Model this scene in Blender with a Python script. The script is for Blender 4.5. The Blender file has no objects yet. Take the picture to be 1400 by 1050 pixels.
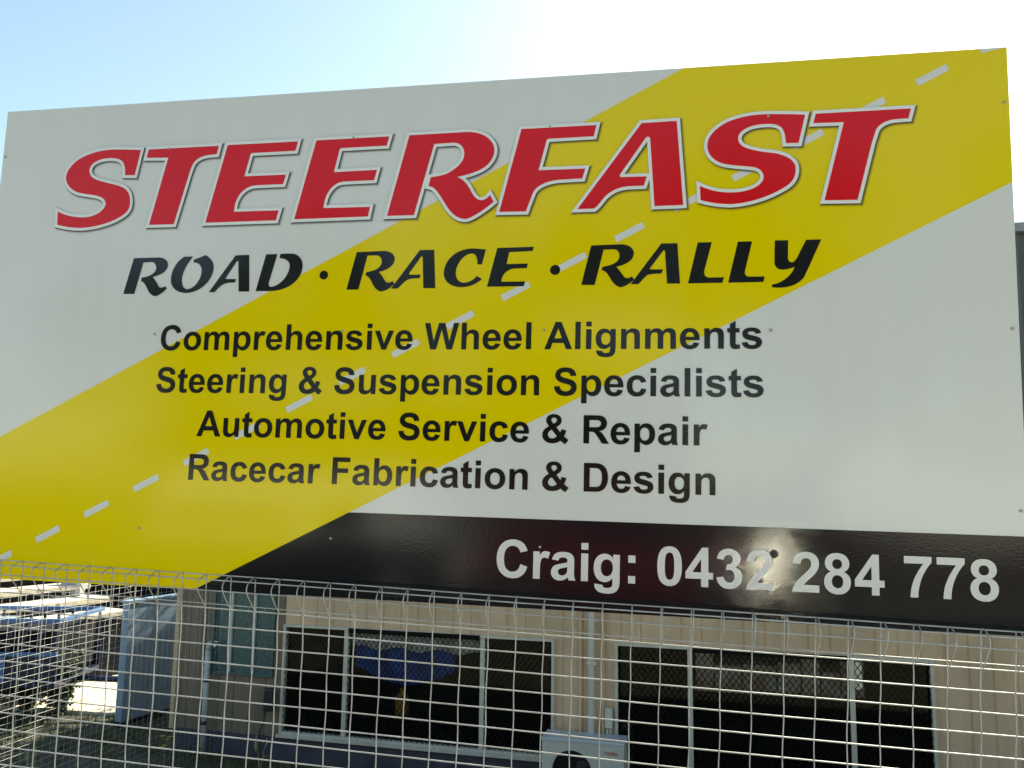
import bpy, bmesh, math, random
from mathutils import Vector, Matrix
from mathutils.geometry import delaunay_2d_cdt
rad = math.radians
S = bpy.context.scene
COL = S.collection

# ------------------------------------------------------------------ camera, sky, sun, exposure
cam_d = bpy.data.cameras.new('camera')
cam = bpy.data.objects.new('camera', cam_d)
COL.objects.link(cam)
EYE = Vector((0, 0, 1.62))
_r = Vector((0.9818365126871397, 0.18922503488957326, 0.013818412549784238))
_u = Vector((0.011900046339463377, -0.13410752188351002, 0.9908953332574447))
_b = Vector((0.18935535707097087, -0.9727327786937704, -0.13392344829499223))
cam.matrix_world = Matrix(((_r.x, _u.x, _b.x, EYE.x), (_r.y, _u.y, _b.y, EYE.y), (_r.z, _u.z, _b.z, EYE.z), (0, 0, 0, 1)))
cam_d.sensor_width = 36.0
cam_d.lens = 36.0 * 1163.0 / 1400.0
cam_d.clip_start = 0.05
cam_d.clip_end = 2000
S.camera = cam

SUN_EL, SUN_AZ = 38.0, 20.0      # azimuth measured from +Y towards +X
world = bpy.data.worlds.new('World')
S.world = world
world.use_nodes = True
wn, wl = world.node_tree.nodes, world.node_tree.links
wn.clear()
sky = wn.new('ShaderNodeTexSky')
sky.sky_type = 'NISHITA'
sky.sun_disc = False
sky.sun_elevation = rad(SUN_EL)
sky.sun_rotation = rad(SUN_AZ)
sky.altitude = 20
sky.air_density = 1.0
sky.dust_density = 0.6
sky.ozone_density = 1.2
bg = wn.new('ShaderNodeBackground')
bg.inputs['Strength'].default_value = 0.105
wo = wn.new('ShaderNodeOutputWorld')
wl.new(sky.outputs[0], bg.inputs[0])
wl.new(bg.outputs[0], wo.inputs[0])

sl = bpy.data.lights.new('sun', 'SUN')
sl.energy = 5.0
sl.angle = rad(0.53)
sl.color = (1.0, 0.95, 0.86)
sun = bpy.data.objects.new('sun', sl)
COL.objects.link(sun)
sd = Vector((math.sin(rad(SUN_AZ)) * math.cos(rad(SUN_EL)), math.cos(rad(SUN_AZ)) * math.cos(rad(SUN_EL)), math.sin(rad(SUN_EL))))
sun.rotation_euler = (-sd).to_track_quat('-Z', 'Y').to_euler()
S.view_settings.view_transform = 'Standard'
S.view_settings.look = 'None'
S.view_settings.exposure = 1.42
S.view_settings.use_white_balance = True       # camera balanced for open shade
S.view_settings.white_balance_temperature = 7700
S.view_settings.white_balance_tint = -1
S.view_settings.gamma = 1.0
S.view_settings.use_curve_mapping = False
S.cycles.max_bounces = 8
S.cycles.sample_clamp_indirect = 40

# ------------------------------------------------------------------ materials
def mat(name, col, rough=0.6, metal=0.0, spec=0.5, var=0.0, vscale=8.0, bump=0.0, bscale=40.0, stretch=None, col2=None, coat=0.0, streak=0.0):
    m = bpy.data.materials.new(name)
    m.use_nodes = True
    nt = m.node_tree
    n, l = nt.nodes, nt.links
    b = n['Principled BSDF']
    b.inputs['Roughness'].default_value = rough
    b.inputs['Metallic'].default_value = metal
    b.inputs['Specular IOR Level'].default_value = spec
    b.inputs['Coat Weight'].default_value = coat
    b.inputs['Base Color'].default_value = (*col, 1)
    tc = n.new('ShaderNodeTexCoord')
    mp = n.new('ShaderNodeMapping')
    if stretch:
        mp.inputs['Scale'].default_value = stretch
    l.new(tc.outputs['Object'], mp.inputs['Vector'])
    if var > 0 or col2:
        t = n.new('ShaderNodeTexNoise')
        t.inputs['Scale'].default_value = vscale
        t.inputs['Detail'].default_value = 6
        t.inputs['Roughness'].default_value = 0.62
        l.new(mp.outputs[0], t.inputs['Vector'])
        r = n.new('ShaderNodeValToRGB')
        c2 = col2 if col2 else tuple(max(0, c * (1 - var)) for c in col)
        r.color_ramp.elements[0].color = (*c2, 1)
        r.color_ramp.elements[1].color = (*(min(1, c * (1 + (0 if col2 else var * 0.6))) for c in col), 1)
        r.color_ramp.elements[0].position = 0.33
        r.color_ramp.elements[1].position = 0.67
        l.new(t.outputs[0], r.inputs[0])
        l.new(r.outputs[0], b.inputs['Base Color'])
        rm = n.new('ShaderNodeMapRange')
        rm.inputs['To Min'].default_value = max(0.02, rough * 0.85)
        rm.inputs['To Max'].default_value = min(1, rough * 1.2)
        l.new(t.outputs[0], rm.inputs[0])
        l.new(rm.outputs[0], b.inputs['Roughness'])
    if bump > 0:
        t2 = n.new('ShaderNodeTexNoise')
        t2.inputs['Scale'].default_value = bscale
        t2.inputs['Detail'].default_value = 4
        l.new(mp.outputs[0], t2.inputs['Vector'])
        bp = n.new('ShaderNodeBump')
        bp.inputs['Strength'].default_value = bump
        bp.inputs['Distance'].default_value = 0.01
        l.new(t2.outputs[0], bp.inputs['Height'])
        l.new(bp.outputs[0], b.inputs['Normal'])
    return m

def vinyl(name, col, dust=0.05, spec=0.42):
    """printed, gloss laminated sign film: faint orange peel, a little road dust"""
    m = bpy.data.materials.new(name)
    m.use_nodes = True
    n, l = m.node_tree.nodes, m.node_tree.links
    b = n['Principled BSDF']
    b.inputs['Specular IOR Level'].default_value = spec
    tc = n.new('ShaderNodeTexCoord')
    big = n.new('ShaderNodeTexNoise'); big.inputs['Scale'].default_value = 1.7; big.inputs['Detail'].default_value = 5
    l.new(tc.outputs['Object'], big.inputs['Vector'])
    mp = n.new('ShaderNodeMapping'); mp.inputs['Scale'].default_value = (14, 1, 0.8)
    l.new(tc.outputs['Object'], mp.inputs['Vector'])
    st = n.new('ShaderNodeTexNoise'); st.inputs['Scale'].default_value = 1.5; st.inputs['Detail'].default_value = 6
    l.new(mp.outputs[0], st.inputs['Vector'])
    mul = n.new('ShaderNodeMath'); mul.operation = 'MULTIPLY'
    l.new(big.outputs[0], mul.inputs[0]); l.new(st.outputs[0], mul.inputs[1])
    mr = n.new('ShaderNodeMapRange')
    mr.inputs['From Min'].default_value = 0.12; mr.inputs['From Max'].default_value = 0.42
    mr.inputs['To Min'].default_value = 0.0; mr.inputs['To Max'].default_value = dust
    l.new(mul.outputs[0], mr.inputs[0])
    mix = n.new('ShaderNodeMix'); mix.data_type = 'RGBA'
    mix.inputs[6].default_value = (*col, 1)
    mix.inputs[7].default_value = (0.32, 0.29, 0.24, 1)
    l.new(mr.outputs[0], mix.inputs[0])
    l.new(mix.outputs[2], b.inputs['Base Color'])
    rr = n.new('ShaderNodeMapRange')
    rr.inputs['To Min'].default_value = 0.09; rr.inputs['To Max'].default_value = 0.14
    l.new(big.outputs[0], rr.inputs[0]); l.new(rr.outputs[0], b.inputs['Roughness'])
    pe = n.new('ShaderNodeTexNoise'); pe.inputs['Scale'].default_value = 160; pe.inputs['Detail'].default_value = 2
    l.new(tc.outputs['Object'], pe.inputs['Vector'])
    wv = n.new('ShaderNodeTexNoise'); wv.inputs['Scale'].default_value = 1.3; wv.inputs['Detail'].default_value = 1
    l.new(tc.outputs['Object'], wv.inputs['Vector'])
    b1 = n.new('ShaderNodeBump'); b1.inputs['Strength'].default_value = 0.05; b1.inputs['Distance'].default_value = 0.002
    b2 = n.new('ShaderNodeBump'); b2.inputs['Strength'].default_value = 0.4; b2.inputs['Distance'].default_value = 0.02
    l.new(wv.outputs[0], b2.inputs['Height']); l.new(pe.outputs[0], b1.inputs['Height'])
    l.new(b2.outputs[0], b1.inputs['Normal']); l.new(b1.outputs[0], b.inputs['Normal'])
    return m

def ink_shadow(name, alpha):
    m = bpy.data.materials.new(name)
    m.use_nodes = True
    n, l = m.node_tree.nodes, m.node_tree.links
    b = n['Principled BSDF']
    b.inputs['Base Color'].default_value = (0.02, 0.025, 0.02, 1)
    b.inputs['Roughness'].default_value = 0.18
    b.inputs['Alpha'].default_value = alpha
    return m

def glass_mat(name, tint, refl=0.5):
    m = bpy.data.materials.new(name)
    m.use_nodes = True
    n, l = m.node_tree.nodes, m.node_tree.links
    n.clear()
    o = n.new('ShaderNodeOutputMaterial')
    tr = n.new('ShaderNodeBsdfTransparent'); tr.inputs[0].default_value = (*tint, 1)
    gl = n.new('ShaderNodeBsdfGlossy'); gl.inputs['Roughness'].default_value = 0.03
    fr = n.new('ShaderNodeFresnel'); fr.inputs[0].default_value = 1.5
    mx = n.new('ShaderNodeMixShader')
    l.new(fr.outputs[0], mx.inputs[0]); l.new(tr.outputs[0], mx.inputs[1]); l.new(gl.outputs[0], mx.inputs[2])
    l.new(mx.outputs[0], o.inputs[0])
    return m

M = dict(
    white=vinyl('sign_white_film', (0.70, 0.695, 0.665), 0.07),
    yellow=vinyl('sign_yellow_film', (0.80, 0.61, 0.001), 0.015, 0.36),
    red=vinyl('sign_red_film', (0.70, 0.002, 0.010), 0.01, 0.3),
    outline=vinyl('sign_outline_white', (0.80, 0.80, 0.77), 0.03),
    black=vinyl('sign_black_film', (0.006, 0.007, 0.009), 0.006, 0.33),
    print_black=vinyl('sign_print_black', (0.005, 0.0045, 0.004), 0.01),
    sh1=ink_shadow('printed_shadow_soft', 0.16), sh2=ink_shadow('printed_shadow_mid', 0.26), sh3=ink_shadow('printed_shadow_core', 0.42),
    alu=mat('mill_aluminium', (0.62, 0.62, 0.62), 0.38, 0.9, var=0.12),
    steel=mat('galvanised_steel', (0.42, 0.43, 0.44), 0.5, 0.7, var=0.3, vscale=20),
    wire=mat('galvanised_wire', (0.52, 0.52, 0.53), 0.48, 0.45, var=0.3, vscale=14, col2=(0.36, 0.35, 0.335)),
    screw=mat('screw_head', (0.45, 0.44, 0.42), 0.4, 0.7),
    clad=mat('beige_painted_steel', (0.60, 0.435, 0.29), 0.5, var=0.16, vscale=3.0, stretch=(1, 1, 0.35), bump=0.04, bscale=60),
    clad_brown=mat('brown_weathered_cladding', (0.21, 0.165, 0.12), 0.75, var=0.25, vscale=3.0, stretch=(1, 1, 0.35), bump=0.08, bscale=50),  # darker and browner than the beige sheets
    trim=mat('cream_aluminium_frame', (0.55, 0.53, 0.46), 0.35, var=0.1, vscale=12),
    grille=mat('black_security_grille', (0.006, 0.006, 0.006), 0.6, spec=0.1),
    glass=glass_mat('window_glass', (0.86, 0.88, 0.88)),
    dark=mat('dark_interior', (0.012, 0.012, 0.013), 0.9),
    blind=mat('grey_blind_cloth', (0.75, 0.75, 0.78), 0.9, var=0.4, vscale=9),
    brown=mat('brown_stored_boxes', (0.42, 0.27, 0.20), 0.9, var=0.6, vscale=5, col2=(0.8, 0.76, 0.70)),
    bluecloth=mat('royal_blue_cloth', (0.03, 0.20, 0.95), 0.9, var=0.5, vscale=3.2, col2=(0.008, 0.02, 0.13)),  # blue flare glow put into the colour, mottled down to near black
    amber=mat('amber_plastic', (0.75, 0.38, 0.06), 0.5, var=0.2),
    paper=mat('cream_paper', (0.85, 0.80, 0.62), 0.9, var=0.1),
    teal=mat('frosted_teal_glass', (0.055, 0.115, 0.125), 0.25, var=0.35, vscale=26, bump=0.3, bscale=90),  # teal tint of a flare ghost put into the colour
    pvc=mat('grey_pvc_pipe', (0.50, 0.53, 0.54), 0.45, var=0.2, vscale=6),
    white_pipe=mat('white_painted_pipe', (0.85, 0.86, 0.84), 0.4, var=0.06, vscale=5),
    plinth=mat('blue_grey_footing', (0.055, 0.056, 0.085), 0.7, var=0.35, vscale=6, bump=0.2),
    ac=mat('condenser_cream_paint', (0.56, 0.56, 0.50), 0.4, var=0.1, vscale=4),
    actop=mat('condenser_lid_paint', (0.50, 0.56, 0.62), 0.3, var=0.12, vscale=5),
    black_plastic=mat('black_plastic', (0.018, 0.018, 0.02), 0.45),
    logo_red=mat('logo_red', (0.45, 0.02, 0.02), 0.4),
    roof=mat('grey_roof_steel', (0.30, 0.30, 0.29), 0.45, var=0.15),
    grey_wall=mat('weathered_grey_render', (0.10, 0.105, 0.10), 0.85, var=0.35, vscale=1.2, stretch=(1, 1, 0.4), bump=0.3, bscale=20),
    concrete=mat('concrete', (0.42, 0.40, 0.36), 0.85, var=0.2, vscale=3, bump=0.3, bscale=50),
    pale=mat('cream_limestone', (0.66, 0.60, 0.50), 0.85, var=0.25, vscale=9, bump=0.5, bscale=30),
    asphalt=mat('asphalt', (0.05, 0.05, 0.052), 0.85, var=0.3, vscale=5, bump=0.5, bscale=120),
    soil=mat('lawn_soil', (0.04, 0.048, 0.024), 0.95, var=0.5, vscale=2.5, bump=0.8, bscale=25, col2=(0.05, 0.045, 0.03)),
    grass=mat('grass_blades', (0.055, 0.095, 0.03), 0.7, var=0.6, vscale=3, col2=(0.12, 0.11, 0.05)),
    weed=mat('dry_weed_stem', (0.30, 0.28, 0.14), 0.8, var=0.4, vscale=9),
    petal=mat('yellow_petal', (0.75, 0.58, 0.04), 0.6),
    shedblue=mat('pale_blue_sheet', (0.25, 0.36, 0.50), 0.35, var=0.18, vscale=2.5, bump=0.03),
    navy=mat('navy_trailer_paint', (0.012, 0.022, 0.06), 0.3, var=0.2, vscale=4),
    railblue=mat('blue_rail_paint', (0.10, 0.20, 0.42), 0.25, var=0.15),
    silver=mat('silver_sheet', (0.55, 0.60, 0.66), 0.25, 0.5, var=0.2),
    lamp_red=mat('red_lamp_lens', (0.35, 0.01, 0.01), 0.2),
    rubber=mat('black_rubber', (0.02, 0.02, 0.02), 0.8),
    charcoal=mat('charcoal_boards', (0.02, 0.02, 0.024), 0.9, var=0.4, spec=0.05),
    leaf=mat('tree_leaves', (0.06, 0.10, 0.035), 0.65, var=0.6, vscale=1.5, col2=(0.03, 0.05, 0.02)),
    bark=mat('tree_bark', (0.14, 0.10, 0.07), 0.9, var=0.4, bump=0.6),
    carred=mat('red_car_paint', (0.22, 0.006, 0.014), 0.25, coat=0.8),
    carglass=mat('dark_car_glass', (0.01, 0.012, 0.014), 0.06),
    brick=mat('dark_brick', (0.10, 0.05, 0.035), 0.9, var=0.3),
    whitecar=mat('white_car_paint', (0.8, 0.8, 0.8), 0.3),
    lamp_chrome=mat('worn_lamp_chrome', (0.85, 0.85, 0.85), 0.3, 1.0),
    chrome=mat('bright_chrome', (0.8, 0.8, 0.8), 0.08, 1.0),
    whitewall=mat('white_rendered_wall', (0.74, 0.73, 0.70), 0.8, var=0.08),
)

# ------------------------------------------------------------------ builders
def link(name, me, m=None, parent=None, matrix=None):
    o = bpy.data.objects.new(name, me)
    COL.objects.link(o)
    if m is not None:
        me.materials.append(m)
    if parent is not None:
        o.parent = parent
    if matrix is not None:
        o.matrix_local = matrix
    return o

def tag(o, label=None, cat=None, group=None, kind=None):
    if label: o['label'] = label
    if cat: o['category'] = cat
    if group: o['group'] = group
    if kind: o['kind'] = kind
    return o

def empty(name, mtx, label, cat, group=None):
    o = bpy.data.objects.new(name, None)
    COL.objects.link(o)
    o.empty_display_size = 0.1
    o.matrix_world = mtx
    return tag(o, label, cat, group)

class MB:
    def __init__(s): s.v, s.f = [], []
    def box(s, x0, x1, y0, y1, z0, z1):
        b = len(s.v)
        s.v += [(x0, y0, z0), (x1, y0, z0), (x1, y1, z0), (x0, y1, z0), (x0, y0, z1), (x1, y0, z1), (x1, y1, z1), (x0, y1, z1)]
        s.f += [(b, b + 3, b + 2, b + 1), (b + 4, b + 5, b + 6, b + 7), (b, b + 1, b + 5, b + 4), (b + 1, b + 2, b + 6, b + 5), (b + 2, b + 3, b + 7, b + 6), (b + 3, b, b + 4, b + 7)]
        return s
    def poly(s, pts):
        b = len(s.v); s.v += [tuple(p) for p in pts]; s.f.append(tuple(range(b, b + len(pts)))); return s
    def prism(s, pts, axis, a, c):
        """pts: 2D outline (counter-clockwise), swept along axis from a to c"""
        def P(p, t):
            return (t, p[0], p[1]) if axis == 'x' else ((p[0], t, p[1]) if axis == 'y' else (p[0], p[1], t))
        b = len(s.v); n = len(pts)
        s.v += [P(p, a) for p in pts] + [P(p, c) for p in pts]
        s.f += [tuple(range(b, b + n))[::-1], tuple(range(b + n, b + 2 * n))]
        for i in range(n):
            j = (i + 1) % n
            s.f.append((b + i, b + j, b + n + j, b + n + i))
        return s
    def tube(s, pts, r, k=6, caps=True):
        pts = [Vector(p) for p in pts]
        b = len(s.v); n = len(pts); prev = None
        for i, p in enumerate(pts):
            d = (pts[min(i + 1, n - 1)] - pts[max(i - 1, 0)]).normalized()
            if prev is None:
                a = Vector((0, 0, 1)) if abs(d.z) < 0.8 else Vector((1, 0, 0))
                u = d.cross(a).normalized()
            else:
                u = (prev - d * prev.dot(d)).normalized()
            prev = u
            w = d.cross(u)
            rr = r[i] if isinstance(r, (list, tuple)) else r
            for q in range(k):
                t = 2 * math.pi * q / k
                s.v.append(tuple(p + (u * math.cos(t) + w * math.sin(t)) * rr))
        for i in range(n - 1):
            for q in range(k):
                q2 = (q + 1) % k
                s.f.append((b + i * k + q, b + i * k + q2, b + (i + 1) * k + q2, b + (i + 1) * k + q))
        if caps:
            s.f.append(tuple(b + q for q in range(k))[::-1])
            s.f.append(tuple(b + (n - 1) * k + q for q in range(k)))
        return s
    def mesh(s, name, smooth=False, bevel=0.0):
        me = bpy.data.meshes.new(name)
        me.from_pydata(s.v, [], s.f)
        bm = bmesh.new(); bm.from_mesh(me)
        bmesh.ops.recalc_face_normals(bm, faces=bm.faces)
        if bevel > 0:
            ed = [e for e in bm.edges if len(e.link_faces) == 2 and e.calc_face_angle(0) > 0.6]
            bmesh.ops.bevel(bm, geom=ed, offset=bevel, segments=2, profile=0.7, affect='EDGES', clamp_overlap=True)
        bm.to_mesh(me); bm.free()
        if smooth:
            for p in me.polygons: p.use_smooth = True
        me.update()
        return me
    def build(s, name, m, parent=None, smooth=False, bevel=0.0):
        return link(name, s.mesh(name, smooth, bevel), m, parent)

def basis(o, x, y, z):
    return Matrix(((x[0], y[0], z[0], o[0]), (x[1], y[1], z[1], o[1]), (x[2], y[2], z[2], o[2]), (0, 0, 0, 1)))

# ------------------------------------------------------------------ lettering outlines
# heavy italic display letters, in millimetres on the sign face (x right, z up)
ART = {
    'S1': 'M 225.7 1148.0 L 227.7 1104.7 C 257.6 1096.3 284.3 1092.0 319.8 1091.6 C 373.4 1092.7 438.0 1109.2 468.4 1135.2 C 481.8 1148.2 482.0 1165.1 477.7 1183.9 C 472.7 1206.1 456.9 1218.7 426.7 1226.7 C 403.9 1233.5 362.3 1241.4 342.5 1253.2 C 326.5 1263.6 323.2 1277.5 327.6 1289.4 C 336.8 1309.8 365.9 1317.1 395.8 1316.7 C 425.5 1315.9 441.0 1308.3 448.0 1292.5 C 453.0 1278.6 454.0 1268.3 453.9 1258.0 L 488.1 1256.5 L 502.5 1338.0 C 482.2 1339.7 452.5 1342.2 415.4 1344.0 C 363.0 1346.6 319.1 1336.6 283.4 1317.5 C 258.6 1301.3 243.7 1281.1 243.2 1260.3 C 244.3 1239.4 263.6 1217.9 290.9 1208.2 C 314.0 1202.1 340.4 1199.4 363.3 1194.1 C 386.2 1187.4 396.7 1175.1 394.1 1163.2 C 390.4 1144.7 366.0 1130.2 336.7 1126.1 C 307.2 1123.0 257.7 1130.5 225.7 1148.0 Z',
    'T1': 'M 529.9 1338.3 L 770.1 1338.2 L 765.0 1311.6 L 737.7 1310.5 C 708.2 1307.0 692.8 1297.1 685.4 1280.9 L 679.3 1264.7 L 637.3 1093.1 L 552.8 1093.6 L 600.4 1308.6 L 525.0 1311.3 Z',
    'E1': 'M 799.9 1339.0 L 1031.6 1338.8 L 1025.3 1309.7 L 885.6 1309.6 C 881.5 1309.8 879.5 1308.6 878.3 1305.3 L 862.6 1236.3 L 999.3 1235.9 L 992.1 1206.7 L 905.1 1206.4 C 867.2 1206.9 834.9 1175.2 836.9 1125.7 L 983.0 1124.9 L 976.0 1094.3 L 743.7 1094.3 Z',
    'E2': 'M 1091.0 1339.0 L 1321.1 1339.3 L 1314.3 1311.2 L 1175.0 1310.8 C 1170.1 1310.7 1167.8 1309.5 1166.7 1305.7 L 1152.8 1236.7 L 1287.8 1237.8 L 1280.7 1206.6 L 1184.3 1206.2 C 1148.1 1203.5 1126.4 1167.2 1126.1 1126.9 L 1271.9 1125.5 L 1267.0 1096.5 L 1034.8 1095.6 Z',
    'R1': 'M 1383.1 1339.3 L 1553.7 1340.4 C 1578.7 1340.0 1605.4 1333.8 1623.0 1317.0 C 1642.1 1298.7 1645.9 1278.1 1635.8 1256.6 C 1622.8 1232.1 1601.7 1217.4 1533.8 1205.3 C 1552.8 1197.6 1565.8 1181.4 1575.8 1162.2 C 1585.7 1143.1 1595.3 1133.4 1607.7 1133.0 C 1618.4 1132.6 1625.8 1140.0 1632.3 1147.6 L 1644.0 1127.0 C 1620.8 1107.7 1587.8 1084.1 1566.4 1079.2 C 1544.8 1077.8 1525.8 1089.3 1506.0 1118.0 C 1489.3 1143.7 1474.1 1169.4 1462.8 1176.2 C 1457.9 1179.5 1453.2 1180.4 1448.4 1181.5 L 1454.2 1208.1 C 1477.1 1210.3 1502.2 1212.4 1520.4 1227.3 C 1547.9 1245.0 1555.0 1263.6 1551.2 1282.8 C 1547.4 1298.8 1536.1 1308.9 1517.2 1309.8 L 1460.4 1308.9 L 1407.9 1095.8 L 1325.9 1096.0 Z',
    'F1': 'M 1718.8 1340.3 L 1934.0 1340.4 L 1926.7 1307.8 L 1798.9 1306.9 C 1795.7 1306.8 1793.8 1305.6 1792.6 1302.3 L 1771.4 1214.9 L 1904.8 1213.9 L 1896.8 1185.5 L 1830.5 1184.4 C 1792.4 1181.8 1763.9 1168.2 1756.4 1147.1 C 1749.0 1126.1 1743.0 1110.0 1738.6 1095.4 L 1661.1 1096.5 Z',
    'A1': 'M 1884.7 1096.8 L 2059.9 1338.9 L 2156.3 1340.0 L 2174.9 1098.2 L 2097.3 1097.8 L 2084.3 1290.4 C 2083.3 1300.2 2075.6 1300.6 2071.1 1294.3 L 2002.0 1192.3 C 2000.8 1189.1 2001.5 1184.9 2004.6 1184.8 L 2075.8 1183.6 L 2067.9 1157.3 L 2026.5 1157.4 C 1992.7 1155.6 1974.3 1143.4 1959.0 1127.9 C 1946.9 1112.3 1940.8 1102.8 1931.6 1096.7 Z',
    'S2': 'M 2219.5 1150.6 L 2220.9 1110.3 C 2248.6 1100.9 2279.8 1096.5 2301.7 1095.7 C 2354.3 1097.0 2409.7 1116.4 2446.5 1141.3 C 2464.9 1153.7 2472.7 1173.2 2469.0 1196.5 C 2464.0 1214.9 2441.3 1230.9 2404.5 1236.1 C 2373.6 1240.9 2342.6 1249.2 2330.2 1259.9 C 2319.3 1270.6 2317.8 1285.9 2327.2 1297.2 C 2342.9 1313.3 2367.9 1318.6 2398.9 1317.6 C 2423.6 1317.2 2435.9 1308.1 2440.3 1294.5 C 2444.2 1282.5 2444.7 1270.8 2445.5 1260.7 L 2478.2 1259.7 L 2495.9 1338.3 C 2466.9 1341.6 2436.2 1343.4 2405.3 1345.2 C 2355.6 1348.1 2305.4 1339.1 2276.9 1320.3 C 2248.5 1301.4 2237.4 1281.6 2239.0 1257.7 C 2242.2 1233.9 2261.1 1214.4 2292.5 1207.9 C 2317.5 1203.4 2342.4 1200.6 2361.0 1197.4 C 2382.6 1192.1 2390.2 1176.8 2385.5 1160.4 C 2376.1 1140.9 2348.3 1128.7 2308.0 1128.6 C 2276.8 1128.2 2245.4 1136.1 2219.5 1150.6 Z',
    'T2': 'M 2523.3 1339.4 L 2762.2 1339.9 L 2755.2 1313.2 L 2727.1 1312.6 C 2702.2 1311.6 2682.6 1302.8 2673.9 1284.7 C 2669.4 1269.5 2665.0 1257.3 2661.9 1245.2 L 2624.8 1095.8 L 2541.9 1097.4 L 2594.1 1311.5 L 2516.6 1313.0 Z',
    'r1': 'M 509.2 989.2 L 598.2 989.4 C 615.9 987.1 626.6 977.6 627.6 966.1 C 629.0 950.0 615.3 936.5 578.8 928.0 C 586.9 921.0 595.4 909.3 602.6 897.7 C 606.8 893.1 614.2 893.0 624.1 898.5 L 629.8 890.4 C 620.2 881.4 608.7 871.4 596.5 868.6 C 586.7 867.1 576.3 873.0 567.7 884.6 C 558.8 900.8 552.7 912.4 539.9 916.1 L 542.6 927.6 C 566.3 928.3 587.7 939.3 588.8 955.4 C 587.6 969.3 579.5 975.3 572.0 975.9 L 543.2 974.9 L 520.5 876.1 L 482.7 876.7 Z',
    'o1': 'M 681.2 989.7 L 710.7 989.9 C 691.7 967.0 675.8 937.6 678.9 914.7 C 680.3 898.7 688.5 888.3 699.5 888.1 C 722.7 888.9 744.7 918.0 742.4 945.3 C 741.1 961.3 730.6 970.6 713.5 971.0 L 712.8 979.1 L 752.0 993.0 C 771.0 983.4 781.8 969.5 782.0 951.3 C 781.5 912.7 740.9 875.0 694.4 876.2 C 659.9 878.5 642.3 897.1 641.5 919.9 C 640.4 947.4 656.4 976.9 681.2 989.7 Z',
    'a1': 'M 771.6 877.5 L 851.3 989.9 L 895.8 990.2 L 904.0 877.4 L 869.5 877.9 L 861.9 970.7 C 860.2 973.7 857.3 970.8 854.4 968.0 L 823.3 919.2 L 825.9 917.1 L 858.3 916.5 L 855.1 906.2 L 839.1 905.9 C 817.6 904.8 808.8 897.7 790.3 877.2 Z',
    'd1': 'M 950.8 990.3 L 987.2 990.3 L 964.6 900.7 C 965.3 890.7 971.5 889.2 980.4 891.3 C 1009.9 899.9 1030.3 931.0 1028.8 953.9 C 1027.9 968.3 1013.7 977.3 994.7 977.7 L 997.2 990.6 C 1012.8 991.1 1024.9 991.4 1036.9 990.5 C 1055.1 987.8 1068.9 973.1 1070.2 953.0 C 1071.8 913.0 1032.4 876.7 969.2 877.8 L 924.7 878.5 Z',
    'r2': 'M 1237.4 989.8 L 1322.2 991.5 C 1341.4 989.7 1354.6 980.6 1355.2 966.9 C 1355.5 950.7 1341.5 936.1 1308.7 928.9 C 1316.7 921.7 1323.7 909.2 1330.5 900.4 C 1335.9 895.3 1343.5 895.2 1349.6 900.0 L 1351.2 902.5 L 1357.5 892.4 C 1346.7 881.5 1334.4 873.1 1319.3 870.8 C 1306.5 872.3 1297.1 882.4 1290.0 896.1 C 1281.4 912.5 1277.4 916.3 1268.2 920.2 L 1270.8 929.6 C 1290.7 931.0 1315.9 939.2 1316.1 959.1 C 1315.5 971.6 1308.8 978.0 1298.5 979.0 L 1271.5 978.9 L 1248.6 877.7 L 1211.7 878.3 Z',
    'a2': 'M 1348.1 879.0 L 1429.9 991.2 L 1473.0 990.8 L 1480.9 878.0 L 1445.3 878.6 L 1439.6 969.9 C 1438.2 973.1 1435.2 972.5 1433.3 970.0 L 1400.3 922.5 L 1403.0 918.8 L 1436.1 918.6 L 1432.3 908.3 L 1421.0 908.0 C 1395.9 907.8 1391.1 902.9 1368.3 878.7 Z',
    'c2': 'M 1625.6 988.5 L 1615.5 944.7 L 1602.5 945.0 C 1601.8 965.3 1597.0 977.1 1583.9 977.4 C 1559.1 976.6 1538.5 943.6 1539.4 920.3 C 1540.9 902.9 1550.6 892.6 1565.2 892.3 C 1582.6 893.4 1593.9 901.9 1602.2 911.2 L 1617.0 902.0 C 1600.2 887.3 1580.2 879.1 1556.9 879.5 C 1524.8 880.6 1505.1 897.7 1504.1 921.0 C 1504.0 961.9 1538.1 990.2 1581.9 992.0 C 1596.5 991.6 1611.1 988.9 1625.6 988.5 Z',
    'e2': 'M 1658.7 991.4 L 1763.7 992.1 L 1760.3 980.2 L 1693.5 978.4 L 1686.6 944.0 L 1748.0 944.1 L 1744.7 931.3 L 1707.8 930.6 C 1687.9 928.8 1672.7 911.8 1673.3 893.2 L 1741.5 892.8 L 1737.6 879.2 L 1632.1 879.6 Z',
    'r3': 'M 1925.0 991.5 L 2010.4 992.8 C 2031.0 990.3 2042.5 980.1 2042.7 965.9 C 2041.7 947.1 2024.8 935.7 1995.2 929.3 C 2004.5 919.7 2011.5 907.8 2018.4 899.4 C 2023.0 895.8 2029.8 895.7 2038.4 901.8 L 2044.0 891.9 C 2032.3 881.6 2018.8 872.4 2007.4 871.5 C 1996.0 872.8 1984.4 887.1 1979.6 896.6 C 1970.2 913.3 1965.6 918.1 1954.5 920.7 L 1958.0 930.1 C 1983.7 934.3 2001.9 940.9 2003.5 958.6 C 2003.8 971.6 1996.8 978.5 1987.6 979.2 L 1959.5 978.7 L 1936.7 879.3 L 1899.3 879.9 Z',
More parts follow.
